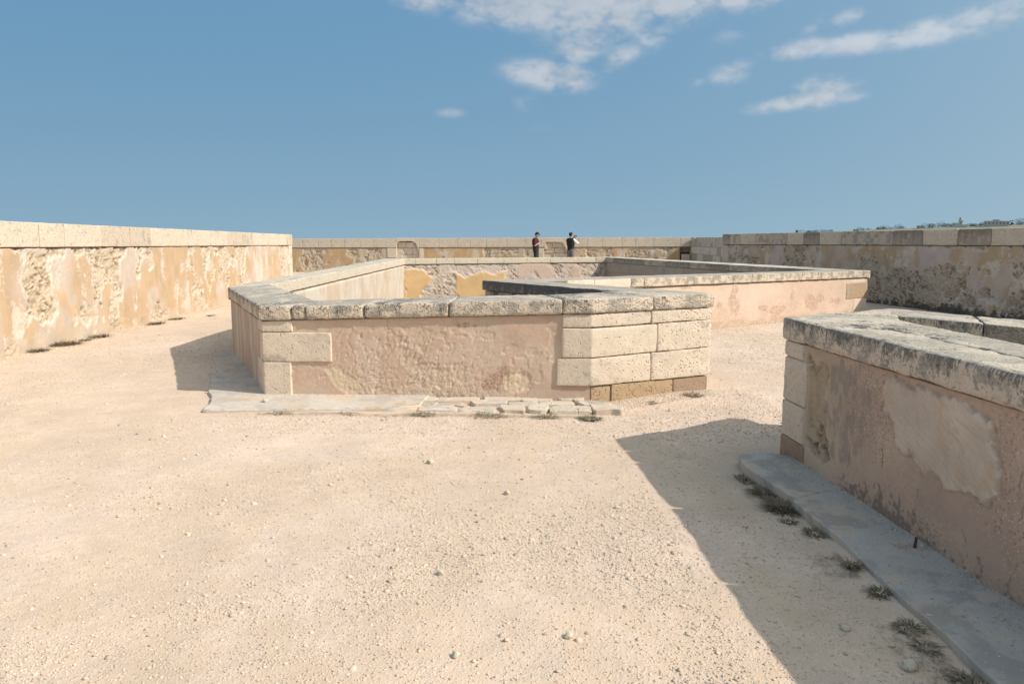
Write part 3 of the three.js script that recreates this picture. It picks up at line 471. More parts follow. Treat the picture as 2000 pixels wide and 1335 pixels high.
  fp({ s0: 0, s1: 1, du: .03, ppm: 120, field: streakField }); fp({ s0: 2, s1: 3, du: .5, field: () => {}, mat: M.render }); fp({ s0: 3, s1: 4, du: .5, field: () => {}, mat: M.render });
  fp({ s0: 4, s1: 5, du: .028, ppm: 120, field: roseField }); for (const k of [5, 6, 7]) fp({ s0: k, s1: k + 1, du: .5, field: () => {}, mat: M.render });
  const ip = o => facePanel(A, T, { w: .66, yb: -4, yt: s => cb(s) + .01, inside: true, ...o });
  ip({ s0: 7, s1: 8, du: .05, ppm: 60, yb: -1.6, field: innerPale });
  ip({ s0: 6, s1: 7, du: .035, ppm: 90, yb: -1.6, field: (u, y, o, L) => innerFar(L - u, y, o), label: 'rough grey face with patches of orange plaster' });
  const dk = ashlar(640, 1.4, .42, [.48, .39, .31], [.42, .335, .265]), bkc = ashlar(660, 1.1, .4, [.45, .38, .305], [.36, .30, .245]);
  ip({ s0: 5, s1: 6, du: .08, ppm: 60, yb: -1.6, field: dk }); ip({ s0: 3, s1: 4, du: .06, ppm: 80, yb: -1.6, field: bkc }); for (const k of [0, 1, 2, 4]) ip({ s0: k, s1: k + 1, du: .5, yb: -1.6, field: () => {}, mat: M.shaft });
  seed(17); const inner = (seg, bl, rows, mats) => { const L = A.len(seg, .66); rows.forEach(([y0, y1], r) => { let u = .02; while (u < L - .25) { let n = u + bl * rr(.75, 1.3); if (L - n < bl * .5) n = L - .02; bmesh('ashlar_block', wallBlock(A, seg + u / L, seg + n / L, .42, .672 + rr(0, .008), y0, y1 ?? (s => cb(s) - .003), { r: .008, d: .25, rough: .004, gap: .003 }), [mats[Math.floor(rnd() * mats.length)], M.shaft], T); u = n; } }); };
  inner(5, 1.25, [[-1.3, -.8], [-.796, -.32], [-.316, .14], [.144, .58], [.584]], [M.shaft, M.shaftDark]); inner(3, 1.0, [[-.4, .1], [.104, .5], [.504]], [M.shaftBlack]);
  const sh = new THREE.Shape(midA.map(p => new THREE.Vector2(p[0], p[1]))); const fl = part('shaft_floor', new THREE.ShapeGeometry(sh).rotateX(-Math.PI / 2).translate(0, -3.9, 0), M.mortar, T);
}

// ------------------------------------------------------------------ low parapet on the right, in shade
{
  const B = new Wall(OB, IB, [1.048, 1.048, 1.048, 1.048], .68), T = thing('shaft_parapet', 'shaded low parapet with black-crusted coping and a pale combed repair, right foreground', 'parapet');
  const Lb = B.len(0), su = u => 1 - u / Lb, ct = .168, cb = 1.048 - ct, cores = [], beds = [];
  for (let i = 0; i < 3; i++) { cores.push(wallBlock(B, i, i + 1, .105, .575, -4, 1.048 - .18, { r: .001, d: 3, rough: 0, gap: 0 })); beds.push(wallBlock(B, i, i + 1, .035, .645, cb - .03, 1.015, { r: .001, d: 3, rough: 0, gap: 0 })); }
  for (const g of [...cores, ...beds]) g.clearGroups();
  part('wall_core', mergeGeometries(cores), M.core, T); part('mortar_bed', mergeGeometries(beds), M.mortar, T);
  const blk = (a, b, w0, w1, m, d) => bmesh('coping_block', wallBlock(B, a, b, w0, w1, cb + .002, 1.048, { r: .018, d, rough: .0075, chip: 1, vUnit: true, gap: .0035 }), [m, M.top], T);
  blk(su(.34), 1.42, -.02, .70, M.sideB, .022); blk(1.42, 2.06, -.02, .70, M.sideB, .04); blk(su(.66), su(.34), -.02, .70, M.sideB, .02);
  const jo = [.66, 1.62, 2.62, 3.5, 4.45, 5.5, 6.5, 7.6, 8.6, 9.55], ji = [.66, 1.9, 3.0, 4.1, 5.3, 6.6, 7.9, 9.55];
  for (let i = 0; i < jo.length - 1; i++) blk(su(jo[i + 1]), su(jo[i]), -.02, .334, M.sideB, i < 2 ? .014 : .05);
  for (let i = 0; i < ji.length - 1; i++) blk(su(ji[i + 1]), su(ji[i]), .34, .70, M.sideB, i < 2 ? .022 : .06);
  const L2 = B.len(2); seed(5); for (let u = .06 * L2; u < L2 - .3;) { const n = Math.min(u + rr(.8, 1.3), L2); blk(2 + u / L2, Math.min(2.9999, 2 + n / L2), -.02, .70, M.sideDark, u < 3 ? .035 : .1); u = n; }
  const q = (u, s1, y0, y1, m) => bmesh('quoin_block', wallBlock(B, su(u), s1, -.002, .3, y0, y1, { r: .009, d: .02, rough: .006, chip: 1, gap: .002 }), [m, m], T);
  q(.29, 1.25, .765, cb - .004, M.clean); q(.36, 1.22, .43, .758, M.clean); q(.345, 1.26, .16, .424, M.clean); q(.37, 1.2, -.1, .155, M.brown);
  const fp = o => facePanel(B, T, { w: .012, yb: -.15, yt: cb + .01, ...o });
  fp({ s0: su(3.1), s1: 1, du: .01, ppm: 240, field: (u, y, o, L) => sideField(L - u, y, o), label: 'stained granular render with bare rubble at one end and a pale combed repair' });
  fp({ s0: 0, s1: su(3.1), du: .5, field: () => {}, mat: M.render }); for (const k of [1, 2]) fp({ s0: k, s1: k + 1, du: .5, field: () => {}, mat: M.render });
  const dk = ashlar(680, 1.2, .4, [.48, .40, .32], [.42, .345, .275]), ip = o => facePanel(B, T, { w: .668, yb: -1.6, yt: cb + .01, inside: true, field: dk, ...o });
  for (const k of [0, 1]) ip({ s0: k, s1: k + 1, du: .5, field: () => {}, mat: M.shaft }); ip({ s0: 2, s1: 3, du: .06, ppm: 60 });
  const sh = new THREE.Shape(midB.map(p => new THREE.Vector2(p[0], p[1]))); part('shaft_floor', new THREE.ShapeGeometry(sh).rotateX(-Math.PI / 2).translate(0, -3.9, 0), M.mortar, T);
}

// ------------------------------------------------------------------ high walls round the terrace
function highWall(W, T, { copH, joints, mats, ov = .035, bottom = -.4, dNear = .12, top = M.topLight }) {
  const cb = s => W.h(s) - copH, cores = []; for (let i = 0; i < W.n - 1; i++) cores.push(wallBlock(W, i, i + 1, .11, W.D - .02, bottom, s => W.h(s) - .04, { r: .001, d: 6, rough: 0, gap: 0 }));
  for (const g of cores) g.clearGroups(); part('wall_core', mergeGeometries(cores), M.core, T);
  for (let i = 0; i < joints.length - 1; i++) { const m = mats(i, joints[i]); bmesh('coping_block', wallBlock(W, joints[i], joints[i + 1], -ov, W.D + .02, s => cb(s) + .002, s => W.h(s), { r: .014, d: dNear, rough: .0035, chip: .8, vUnit: true, gap: .005 }), [m, top], T); }
  return cb;
}
{ // left
  const W = new Wall([[-6.42, -13], [-7.14, 10.33], [-7.72, 26.2]], [[-7.4, -13], [-8.1, 10.33], [-8.7, 26.2]], [1.905, 1.905, 1.888], .95), T = thing('perimeter_wall', 'high sunlit wall of flaking ochre plaster with smooth cream coping, left side', 'wall');
  const L1 = W.len(1), L0 = W.len(0), js = []; for (let u = 0; u < L0 - .8; u += 1.25) js.push(u / L0); js.push(1 - .35 / L0); for (const u of [1.0, 1.68, 2.84, 3.9, 4.78, 6.68, 8.08, 9.3, 10.6, 11.4, 12.9, 14.3, 15.1]) js.push(1 + u / L1); js.push(2);
  const cb = highWall(W, T, { copH: .373, joints: js, mats: i => [M.sideClean, M.sideWarm, M.sideClean, M.sideClean, M.sideWarm][(i * 7) % 5], dNear: .09 });
  const f1 = oldPlaster({ sd: 811, cover: .60, ochre: .85, white: .3, stripes: .9, holes: [[.95, 1.15, .5, .4, .2], [.95, .62, .42, .4, .2], [3.05, 1.0, .35, .6, .18], [2.6, 1.42, .9, .2, .18], [4.6, 1.35, .3, .3, .15], [8.9, 1.3, .6, .4, .12], [10.6, 1.0, .3, .7, .12], [14.9, 1.0, .5, .8, .15]], keep: [[1.75, 1.05, .5, .5, .22], [5.6, 1.1, 1.1, .45, .2], [12, 1, .9, .6, .15], [.2, .9, .4, .7, .12], [4.2, .4, .8, .35, .12]] });
  facePanel(W, T, { s0: 1, s1: 2, w: 0, yb: -.2, yt: s => cb(s) + .01, du: .02, ppm: 90, field: f1, label: 'ochre and rose plaster peeling off rubble' });
  facePanel(W, T, { s0: 0, s1: 1, w: 0, yb: -.2, yt: s => cb(s) + .01, du: .12, field: () => {}, mat: M.render });
  for (const [y0, y1, w] of [[.0, .42, .5], [.424, .85, .42], [.854, 1.2, .55], [1.204, 1.512, .42]]) bmesh('quoin_block', wallBlock(W, 2 - w / L1, 1.9999, -.015, .5, y0, y1, { r: .014, d: .12, rough: .004 }), [M.clean, M.clean], T);
}
{ // right
  const W = new Wall([[13.38, 2.4], [7.36, 26.1]], [[14.3, 2.6], [8.3, 26.4]], [1.9, 1.9], .95), T = thing('perimeter_wall', 'high shaded wall with patchy grey coping and crumbling plaster, right side', 'wall');
  const L = W.len(0), u0 = L - 11.45, uOf = u => (L - 11.45 + u) / L; // u counted from the right edge of the view, d = 14.9
  const js = []; for (let u = 0; u < u0 - .9; u += 1.15) js.push(u / L); for (const u of [-.45, .64, 1.5, 2.48, 3.42, 4.32, 5.3, 6.2, 6.92, 7.7, 8.75, 9.4, 10.3, 10.95]) js.push(uOf(u)); js.push(.99999);
  const cyc = [M.sideGrey, M.sideGrey, M.sideClean, M.sideDark, M.sideClean, M.sideGrey, M.sideGrey, M.sideClean, M.sideGrey, M.sideDark, M.sideDark, M.sideClean, M.sideDark, M.sideClean, M.sideDark];
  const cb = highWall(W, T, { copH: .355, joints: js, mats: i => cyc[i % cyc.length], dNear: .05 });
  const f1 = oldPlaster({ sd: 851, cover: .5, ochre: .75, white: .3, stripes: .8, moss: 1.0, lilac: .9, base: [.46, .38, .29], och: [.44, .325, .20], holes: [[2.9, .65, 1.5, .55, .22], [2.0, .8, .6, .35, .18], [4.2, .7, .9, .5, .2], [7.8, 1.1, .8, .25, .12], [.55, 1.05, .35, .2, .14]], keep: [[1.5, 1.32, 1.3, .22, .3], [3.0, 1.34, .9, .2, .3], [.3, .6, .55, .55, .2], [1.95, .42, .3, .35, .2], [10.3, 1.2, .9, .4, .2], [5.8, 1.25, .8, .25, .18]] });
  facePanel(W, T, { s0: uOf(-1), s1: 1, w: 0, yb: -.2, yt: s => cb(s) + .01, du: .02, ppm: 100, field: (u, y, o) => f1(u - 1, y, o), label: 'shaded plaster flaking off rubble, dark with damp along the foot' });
  facePanel(W, T, { s0: 0, s1: uOf(-1), w: 0, yb: -.2, yt: s => cb(s) + .01, du: .12, field: () => {}, mat: M.render });
}
{ // squared-stone return between the right wall and the far wall
  const W = new Wall([[7.62, 26.3], [8.72, 36.45]], [[8.5, 26.3], [9.6, 36.45]], [1.80, 1.87], .88), T = thing('perimeter_wall', 'shaded return of squared grey stone blocks where the right wall meets the far wall', 'wall');
  const core = wallBlock(W, 0, 1, .04, .88, -.2, 1.75, { r: .001, d: 6, rough: 0, gap: 0 }); core.clearGroups(); part('wall_core', core, M.core, T);
  seed(31); const rows = [[-.1, .35], [.354, .74], [.744, 1.1], [1.104, 1.42], [1.424, 1.84]];
  rows.forEach(([y0, y1], r) => { let u = 0; const L = W.len(0); while (u < L - .3) { const n = Math.min(L, u + rr(.9, 1.9)); const tw = rnd() > .8 ? .09 : 0; bmesh('ashlar_block', wallBlock(W, u / L, Math.min(.99999, n / L), tw + rr(0, .03), .5, r === 4 ? y0 : y0, r === 4 ? s => W.h(s) : y1, { r: .02, d: .2, rough: .008, gap: .012 }), [r === 4 ? M.topLight : M.clean, M.topLight], T); u = n; } });
}
{ // far wall with three blocked embrasures
  const a = [-15.5, 39.1], b = [8.95, 36.5], L = Math.hypot(b[0] - a[0], b[1] - a[1]), ex = (b[0] - a[0]) / L, ed = (b[1] - a[1]) / L;
  const W = new Wall([a, b], [[a[0] + .1, a[1] + .95], [b[0] + .1, b[1] + .95]], [1.80, 1.872], .95), T = thing('perimeter_wall', 'far sunlit wall of orange plaster and rubble with pale coping and blocked embrasures', 'wall');
  const uPx = px => { const k = (px - 1000) / 1450 / 1.0; const t = (k * a[1] - a[0]) / (ex - k * ed); return t; };
  const su = u => u / L, N = [[uPx(777), uPx(819)], [uPx(1063), uPx(1108)], [uPx(1327), uPx(1346)]], ch = .46, cb = s => W.h(s) - ch;
  const runs = [[0, N[0][0]], [N[0][1], N[1][0]], [N[1][1], N[2][0]], [N[2][1], L]];
  const cores = []; for (const [p, q] of runs) { const g = wallBlock(W, su(p), Math.min(.99999, su(q)), .105, .95, -.2, s => W.h(s) - .04, { r: .001, d: 6, rough: 0, gap: 0 }); g.clearGroups(); cores.push(g); }
  for (const [p, q] of N) { const g = wallBlock(W, su(p), su(q), .55, .95, -.2, s => W.h(s) - .04, { r: .001, d: 6, rough: 0, gap: 0 }); g.clearGroups(); cores.push(g); }
  part('wall_core', mergeGeometries(cores), M.core, T);
  const f1 = oldPlaster({ sd: 871, cover: .53, ochre: .95, white: .25, stripes: .5, och: [.52, .345, .175], yTop: 1.4 });
  for (const [p, q] of runs) { facePanel(W, T, { s0: su(p), s1: Math.min(.99999, su(q)), w: 0, yb: -.15, yt: s => cb(s) + .01, du: .04, ppm: 60, field: (u, y, o) => f1(u + p, y, o) });
    seed(Math.round(p * 10) + 3); let u = p; while (u < q - .05) { let n = u + rr(.6, 1.05); if (q - n < .45) n = q; bmesh('coping_block', wallBlock(W, su(u), Math.min(.99999, su(n)), -.03, .96, s => cb(s), s => W.h(s), { r: .014, d: .12, rough: .004, vUnit: true, gap: .004 }), [M.sideClean, M.topLight], T); u = n; } }
  N.forEach(([p, q], k) => {
    const sm = su((p + q) / 2), tall = [.165, .20, 0][k], yt = W.h(sm), lintelB = yt - tall;
    if (k < 2) { // arched lintel: a slab with a curved soffit
      const w = q - p, sh = new THREE.Shape(); sh.moveTo(0, tall); sh.lineTo(w, tall); sh.lineTo(w, -.52);
      if (k === 0) { sh.lineTo(w - .03, -.35); sh.quadraticCurveTo(w - .06, .0, w * .62, .03); sh.lineTo(.12, .02); sh.quadraticCurveTo(.02, .0, 0, -.12); } else { sh.lineTo(w - .22, -.06); sh.quadraticCurveTo(w - .25, -.01, w - .4, -.01); sh.lineTo(.06, .0); sh.quadraticCurveTo(.0, -.02, .05, -.1); sh.lineTo(.14, -.34); sh.lineTo(0, -.36); }
      sh.closePath(); const g = new THREE.ExtrudeGeometry(sh, { depth: .56, bevelEnabled: true, bevelSize: .01, bevelThickness: .01, bevelSegments: 1, curveSegments: 8 });
      g.translate(0, 0, -.56); const m = part('lintel_block', g, [M.smooth, M.smooth], T); const pt = [a[0] + ex * p, a[1] + ed * p]; m.position.set(pt[0], lintelB, -pt[1] + .02); m.rotation.y = Math.atan2(ed, ex);
    }
    seed(90 + k); const top = k < 2 ? lintelB - .02 : cb(sm); // infill stones at the back of the recess
    for (let y = -.1, r = 0; y < top; r++) { const y1 = Math.min(top, y + rr(.24, .36)); let u = p + .005; while (u < q - .02) { let n = u + rr(.22, .5); if (q - n < .16) n = q - .005; bmesh('infill_stone', wallBlock(W, su(u), su(n), k === 2 ? rr(.12, .4) : rr(.07, .13), .6, y, y1 - .006, { r: .012, d: .1, rough: .01, chip: 1, gap: .002 }), k === 2 ? [M.brown, M.brown] : [rnd() > .4 ? M.clean : M.holed, M.clean], T); u = n; } y = y1; }
    if (k === 2) bmesh('coping_block', wallBlock(W, su(p), su(q), -.03, .96, s => cb(s), s => W.h(s), { r: .014, d: .12, rough: .004, vUnit: true, gap: .004 }), [M.sideClean, M.topLight], T);
  });
  // dressed jambs beside the recesses
  for (const [px0, px1, y0, y1] of [[758, 776.5, .85, 1.335], [1052, 1062, .5, 1.34], [1329, 1346, .6, 1.05], [820, 828, .4, 1.33]]) bmesh('jamb_block', wallBlock(W, su(uPx(px0)), su(uPx(px1)), -.03, .3, y0, y1, { r: .014, d: .12, rough: .004 }), [M.smooth, M.smooth], T);
}

// ------------------------------------------------------------------ concrete aprons at the foot of the low parapets
const concrete = (base, damp, dust, sd) => texMat(makeTex(640, 640, (i, j, o) => { const P = 12, x = i / 640 * P, y = j / 640 * P, a = fbm(x * .5, y * .5, 5, 901 + sd, P / 2), b = fbm(x * 4, y * 4, 3, 902, P * 4), c = vn(x * 30, y * 30, 903, P * 30); put(o, base, .82 + .28 * a + .16 * (b - .5) + .1 * (c - .5)); blend(o, [.57, .45, .33], dust * sst(.55, .66, fbm(x, y * 1.0, 4, 904, P))); blend(o, [base[0] * .5, base[1] * .5, base[2] * .52], damp * sst(.5, .68, fbm(x * 1.0, y, 5, 905 + sd, P) + .25 * (b - .5))); o.f = .002 * (b - .5) + .0012 * (c - .5); }, .008), { roughness: .88 });
const SLAB = concrete([.51, .46, .40], .5, .7, 0), SLABA = concrete([.56, .49, .41], .3, .9, 60);
// outline [x, d] drawn clockwise or not, top height, wobbling edge, turned down into the ground
function slab(name, pts, yTop, depth, parent, mat, { step = .05, wob = .018, rough = .006, sd = 1, round = .012, grid = .05 } = {}) {
  const ring = []; for (let i = 0; i < pts.length; i++) { const a = pts[i], b = pts[(i + 1) % pts.length], L = Math.hypot(b[0] - a[0], b[1] - a[1]), n = Math.max(1, Math.round(L / step)); for (let k = 0; k < n; k++) { const t = k / n, x = mix(a[0], b[0], t), d = mix(a[1], b[1], t), w = (fbm(x * 5, d * 5, 4, sd) - .5) * 2 * wob + (vn(x * 1.5, d * 1.5, sd + 1) - .5) * 2 * wob; ring.push([x + w, d + w * .8]); } }
  const cx = ring.reduce((s, p) => s + p[0], 0) / ring.length, cd = ring.reduce((s, p) => s + p[1], 0) / ring.length;
  const inset = (k) => ring.map((p, i) => { const q = ring[(i + 1) % ring.length], o = ring[(i + ring.length - 1) % ring.length]; let nx = -(q[1] - o[1]), nd = q[0] - o[0]; const l = Math.hypot(nx, nd) || 1; nx /= l; nd /= l; const pr = [p[0] + nx * .002, p[1] + nd * .002]; const sgn = inPoly(pr[0], pr[1], ring) > 0 ? 1 : -1; return [p[0] + nx * k * sgn, p[1] + nd * k * sgn]; });
  const r1 = inset(round), r2 = inset(round * .3), pos = [], idx = [], n = ring.length, H = (x, d) => yTop + (fbm(x * 3, d * 3, 4, sd + 3) - .5) * 2 * rough;
  const add = (R, dy) => { const b = pos.length / 3; for (const [x, d] of R) pos.push(x, H(x, d) + dy, -d); return b; };
  const a0 = add(ring, -depth), a1 = add(ring, -round), a2 = add(r2, -round * .3), a3 = add(r1, 0);
  const strip = (p, q) => { for (let i = 0; i < n; i++) { const j = (i + 1) % n; idx.push(p + i, p + j, q + j, p + i, q + j, q + i); } };
  strip(a0, a1); strip(a1, a2); strip(a2, a3);
  const tri = THREE.ShapeUtils.triangulateShape(r1.map(p => new THREE.Vector2(p[0], p[1])), []); for (const t of tri) idx.push(a3 + t[0], a3 + t[1], a3 + t[2]);
  let ar = 0; for (let i = 0; i < n; i++) { const j = (i + 1) % n; ar += ring[i][0] * ring[j][1] - ring[j][0] * ring[i][1]; } if (ar < 0) for (let i = 0; i < idx.length; i += 3) { const t = idx[i + 1]; idx[i + 1] = idx[i + 2]; idx[i + 2] = t; }
  const g = new THREE.BufferGeometry(); g.setAttribute('position', new THREE.Float32BufferAttribute(pos, 3)); g.setIndex(idx); g.computeVertexNormals(); const uv = []; for (let i = 0; i < pos.length; i += 3) uv.push(pos[i] / 2.2, (pos[i + 2] + pos[i + 1]) / 2.2); g.setAttribute('uv', new THREE.Float32BufferAttribute(uv, 2));
  return part(name, g, mat, parent);
}
{ // raised strip on the right, cast in bays and since cracked across
  const T = thing('concrete_apron', 'raised grey concrete strip along the foot of the shaded right parapet', 'slab');
  const edge = [[5.2, 1.665], [4.8, 1.70], [4.36, 1.735], [3.9, 1.75], [3.5, 1.768], [3.0, 1.755], [2.47, 1.745], [1.0, 1.80], [-3.9, 2.0]], xAt = d => { for (let i = 0; i < edge.length - 1; i++) if (d <= edge[i][0] && d >= edge[i + 1][0]) return mix(edge[i][1], edge[i + 1][1], (edge[i][0] - d) / (edge[i][0] - edge[i + 1][0])); return edge[edge.length - 1][1]; }, wallX = d => 2.13 + (5.3 - d) * .052;
  const cutL = [5.2, 4.42, 1.9, -1, -3.9], cutR = [5.3, 4.6, 1.8, -1, -3.9];
  for (let i = 0; i < 4; i++) { const a = cutL[i], b = cutL[i + 1], ar = cutR[i], br = cutR[i + 1], pts = []; if (i === 0) pts.push([1.95, 5.48], [1.72, 5.45]); const n = Math.max(2, Math.round((a - b) / .3)); for (let k = 0; k <= n; k++) { const d = mix(a - .002, b + .002, k / n); pts.push([xAt(d) + (hash(i, k, 5) - .5) * .03, d]); } pts.push([mix(xAt(b), wallX(br), .5), mix(b, br, .5) + .004 + (hash(i, 8) - .5) * .06], [wallX(br), br + .002], [wallX(ar), ar - .002]); if (i > 0) pts.push([mix(xAt(a), wallX(ar), .5), mix(a, ar, .5) - .004 + (hash(i - 1, 8) - .5) * .06]); slab('slab_bay', pts, .03 + (hash(i, 2) - .5) * .004, .2, T, SLAB, { wob: .014, sd: 21, step: .025, round: .009, rough: .005 }); }
}
{
  const T = thing('concrete_apron', 'flush pale concrete apron wrapping the sunlit left corner of the middle parapet', 'slab');
  slab('slab', [[-2.93, 6.92], [-2.99, 7.2], [-3.5, 8.45], [-3.95, 9.6], [-4.25, 10.6], [-4.0, 10.7], [-2.5, 7.75], [-.85, 7.7], [-.9, 7.16], [-1.15, 6.98], [-2.0, 6.93]], .028, .2, T, SLABA, { wob: .02, sd: 31 });
  // broken continuation: separate weathered footing stones
  seed(44); for (const [d0, d1] of [[6.97, 7.22], [7.225, 7.42], [7.425, 7.6]]) { let x = -.92; while (x < .78 - (d0 - 6.97) * .3) { const w = rr(.12, .45), y = rr(.001, .017), e = .045; slab('footing_stone', [[x + rr(0, e), d0 + rr(-e, e) * .6], [x + w * rr(.35, .65), d0 + rr(-e, e)], [x + w - rr(0, e), d0 + rr(-e, e) * .6], [x + w - .004, (d0 + d1) / 2], [x + w - rr(0, e), d1 - rr(0, e)], [x + w * .5, d1 - rr(0, e) * .5], [x + rr(0, e), d1 - rr(0, e)], [x + .004, (d0 + d1) / 2]], y, .2, T, rnd() > .25 ? SLABA : M.topLight, { wob: .035, rough: .016, sd: 50 + Math.round(x * 20), round: .008, step: .03 }); x += w; } }
}

// ------------------------------------------------------------------ loose stones, gravel
function pebbleGeo(sd, det = 1) { const g = new THREE.IcosahedronGeometry(1, det), p = g.attributes.position; for (let i = 0; i < p.count; i++) { const x = p.getX(i), y = p.getY(i), z = p.getZ(i), k = .72 + .62 * vn3(x * 1.3 + sd * 9, y * 1.3, z * 1.3, sd) - .2 * vn3(x * 3, y * 3 + sd, z * 3, sd); p.setXYZ(i, x * k, y * k * .68, z * k * .85); } g.deleteAttribute('uv'); g.deleteAttribute('normal'); const m = new Map(), pos = [], idx = []; for (let i = 0; i < p.count; i++) { const key = [p.getX(i), p.getY(i), p.getZ(i)].map(v => v.toFixed(4)).join(); let e = m.get(key); if (e === undefined) { e = pos.length / 3; m.set(key, e); pos.push(p.getX(i), p.getY(i), p.getZ(i)); } idx.push(e); } const q = new THREE.BufferGeometry(); q.setAttribute('position', new THREE.Float32BufferAttribute(pos, 3)); q.setIndex(idx); q.computeVertexNormals(); return q; }
{
  const open = (x, d) => !(inPoly(x, d, OA.slice(0, 8)) > -.03 || inPoly(x, d, OB) > -.02 || x < -7.1 || (d < 5.5 && x > 1.66) || (d > 6.9 && d < 7.7 && x > -2.95 && x < .7) || (inPoly(x, d, TERRACE) < .5));
  seed(2024); const sizes = [[], [], []], dm = new THREE.Object3D(), c = new THREE.Color();
  const drop = (x, d, s) => sizes[Math.floor(rnd() * 3)].push([x, d, s]);
  for (let i = 0; i < 460000; i++) {
    const d = 2.2 + 15 * Math.pow(rnd(), 1.75), hw = .74 * d + .4, x = rr(-hw, hw); if (x < -7.2 || x > 9) continue;
    let den = fbm(x * .8, d * .8, 4, 951); den = sst(.38, .66, den) * .8 + .2; den *= 1 - .6 * sst(.5, .62, fbm(x * .28 + 3, d * .16, 4, 724)); if (x > .9 && d < 6) den *= .35; if (d > 6.1 && d < 6.8 && x > -2.6) den = Math.max(den, .8); if (x > .8 && x < 2.6 && d > 6.8 && d < 8) den = 1;
    if (rnd() > den || !open(x, d)) continue;
    const q = rnd(), big = x > .9 && d < 6 ? .5 : 1; drop(x, d, (q < .945 ? rr(.0018, .006) : q < .993 ? rr(.0055, .0095) : rr(.009, .016) * big) * (1 + d * .03));
  }
  const spill = []; for (let i = 0; i < 6000; i++) { const k = rnd(); let x, d, y; if (k < .5) { d = rr(2.2, 5.4); x = 2.11 + (5.3 - d) * .052 - .2 * Math.pow(rnd(), 3); y = .032; } else if (k < .62) { d = rr(2.2, 5.3); x = rr(1.75, 2.1); y = .032; } else if (k < .72) { x = rr(-2.9, .7); d = 7.6 - .5 * Math.pow(rnd(), 2.5); y = x > -.9 ? .012 : .03; } else if (k < .88) { x = rr(-1, .8); d = rr(6.95, 7.55); y = .01; } else { const q = rnd(); x = mix(-2.75, -4.1, q) + rr(-.25, .1); d = mix(7.6, 10.4, q); y = .03; } spill.push([x, d, rr(.0018, .006) * (rnd() > .97 ? 2 : 1), y]); }
  for (const p of spill) sizes[Math.floor(rnd() * 3)].push(p);
  for (let i = 0; i < 9000; i++) { const k = rnd(); let x, d; if (k < .5) { d = rr(9.8, 24); x = -7.12 - .036 * (d - 10.3) + .3 * Math.pow(rnd(), 2.4); } else if (k < .8) { const q = rnd(); x = mix(.47, 8.2, q); d = mix(11.75, 17.13, q) - .25 * Math.pow(rnd(), 2.4) - .02; } else { const q = rnd(); x = mix(.81, 2.15, q) + .04; d = mix(7.52, 8.03, q) - .3 * Math.pow(rnd(), 2); } sizes[Math.floor(rnd() * 3)].push([x, d, rr(.003, .010) * (d > 9 ? 1.6 : 1)]); }
  const G = new THREE.Group(); G.name = 'gravel'; G.userData = { kind: 'stuff', label: 'small pale limestone gravel scattered over the terrace', category: 'gravel' };
  const mat = flat(1, 1, 1, { roughness: 1 });
  sizes.forEach((L, k) => { const m = new THREE.InstancedMesh(pebbleGeo(k + 1, k === 0 ? 1 : 0), mat, L.length); m.name = 'gravel_scatter'; m.userData.kind = 'stuff'; m.castShadow = m.receiveShadow = true; L.forEach(([x, d, s, yy], i) => { dm.position.set(x, (yy ?? groundY(x, d)) + s * rr(-.05, .3), -d); dm.rotation.set(rr(-.4, .4), rr(0, 6.28), rr(-.4, .4)); dm.scale.set(s * rr(.8, 1.25), s * rr(.7, 1.1), s * rr(.8, 1.25)); dm.updateMatrix(); m.setMatrixAt(i, dm.matrix); const t = rr(.7, 1.06), w = rnd(); c.setRGB(.62 * t, mix(.48, .53, w) * t, mix(.35, .43, w) * t); m.setColorAt(i, c); }); G.add(m); });
  scene.add(G);
  // stones big enough to single out
  const SM = texMat(stoneTex(256, 97, { pits: .4, lich: .05, base: [.6, .52, .41] }));
  const stones = [[1.515, 2.64, .034, 'pointed pale stone standing alone in the shade near the lower right'], [.234, 2.86, .022, 'pale stone lying alone in the sun, lower middle'], [1.40, 2.93, .02, 'flat stone in the shade behind the pointed one'], [1.53, 2.80, .016, 'small stone just behind the pointed one in the shade'], [1.33, 4.05, .017, 'pale pebble in the shade near the raised concrete strip'], [.64, 4.35, .018, 'pale pebble at the edge of the long shadow'], [-.03, 4.6, .026, 'rounded pale stone on the open gravel, middle'], [-2.46, 7.25, .035, 'lump of stone on the concrete apron by the parapet corner'], [-.6, 5.3, .03, 'grey stone on the gravel before the middle parapet'], [-.35, 3.45, .022, 'broken stone on the gravel, lower left of the middle'], [1.62, 2.47, .016, 'round pebble beside the concrete strip, lower right corner'], [-.22, 2.72, .02, 'brownish stone at the bottom edge of the gravel']];
  stones.forEach(([x, d, s, label], i) => { const g = pebbleGeo(20 + i, 2); const uv = []; const p = g.attributes.position; for (let k = 0; k < p.count; k++) uv.push(p.getX(k) * s / .4 + i, (p.getZ(k) + p.getY(k)) * s / .4); g.setAttribute('uv', new THREE.Float32BufferAttribute(uv, 2)); g.scale(s, s * (i === 0 ? 1.25 : 1), s); const m = part('stone', g, SM); const base = (x > -3 && x < -2.3 && d > 6.9) ? .03 : groundY(x, d); m.position.set(x, base + s * .38, -d); m.rotation.set(i === 0 ? .5 : 0, i * 1.3, i === 0 ? .35 : .1); tag(m, label, 'stone', 'loose stones on the terrace'); });
}
{ const g = new THREE.CylinderGeometry(.007, .009, .065, 8, 3); const p = g.attributes.position; for (let i = 0; i < p.count; i++) p.setX(i, p.getX(i) + .004 * Math.sin(p.getY(i) * 50)); const m = part('iron_stake', g, flat(.10, .05, .035)); m.position.set(2.095, .055, -3.68); m.rotation.z = .06; tag(m, 'short rusty iron stub standing at the foot of the shaded parapet', 'stake'); }

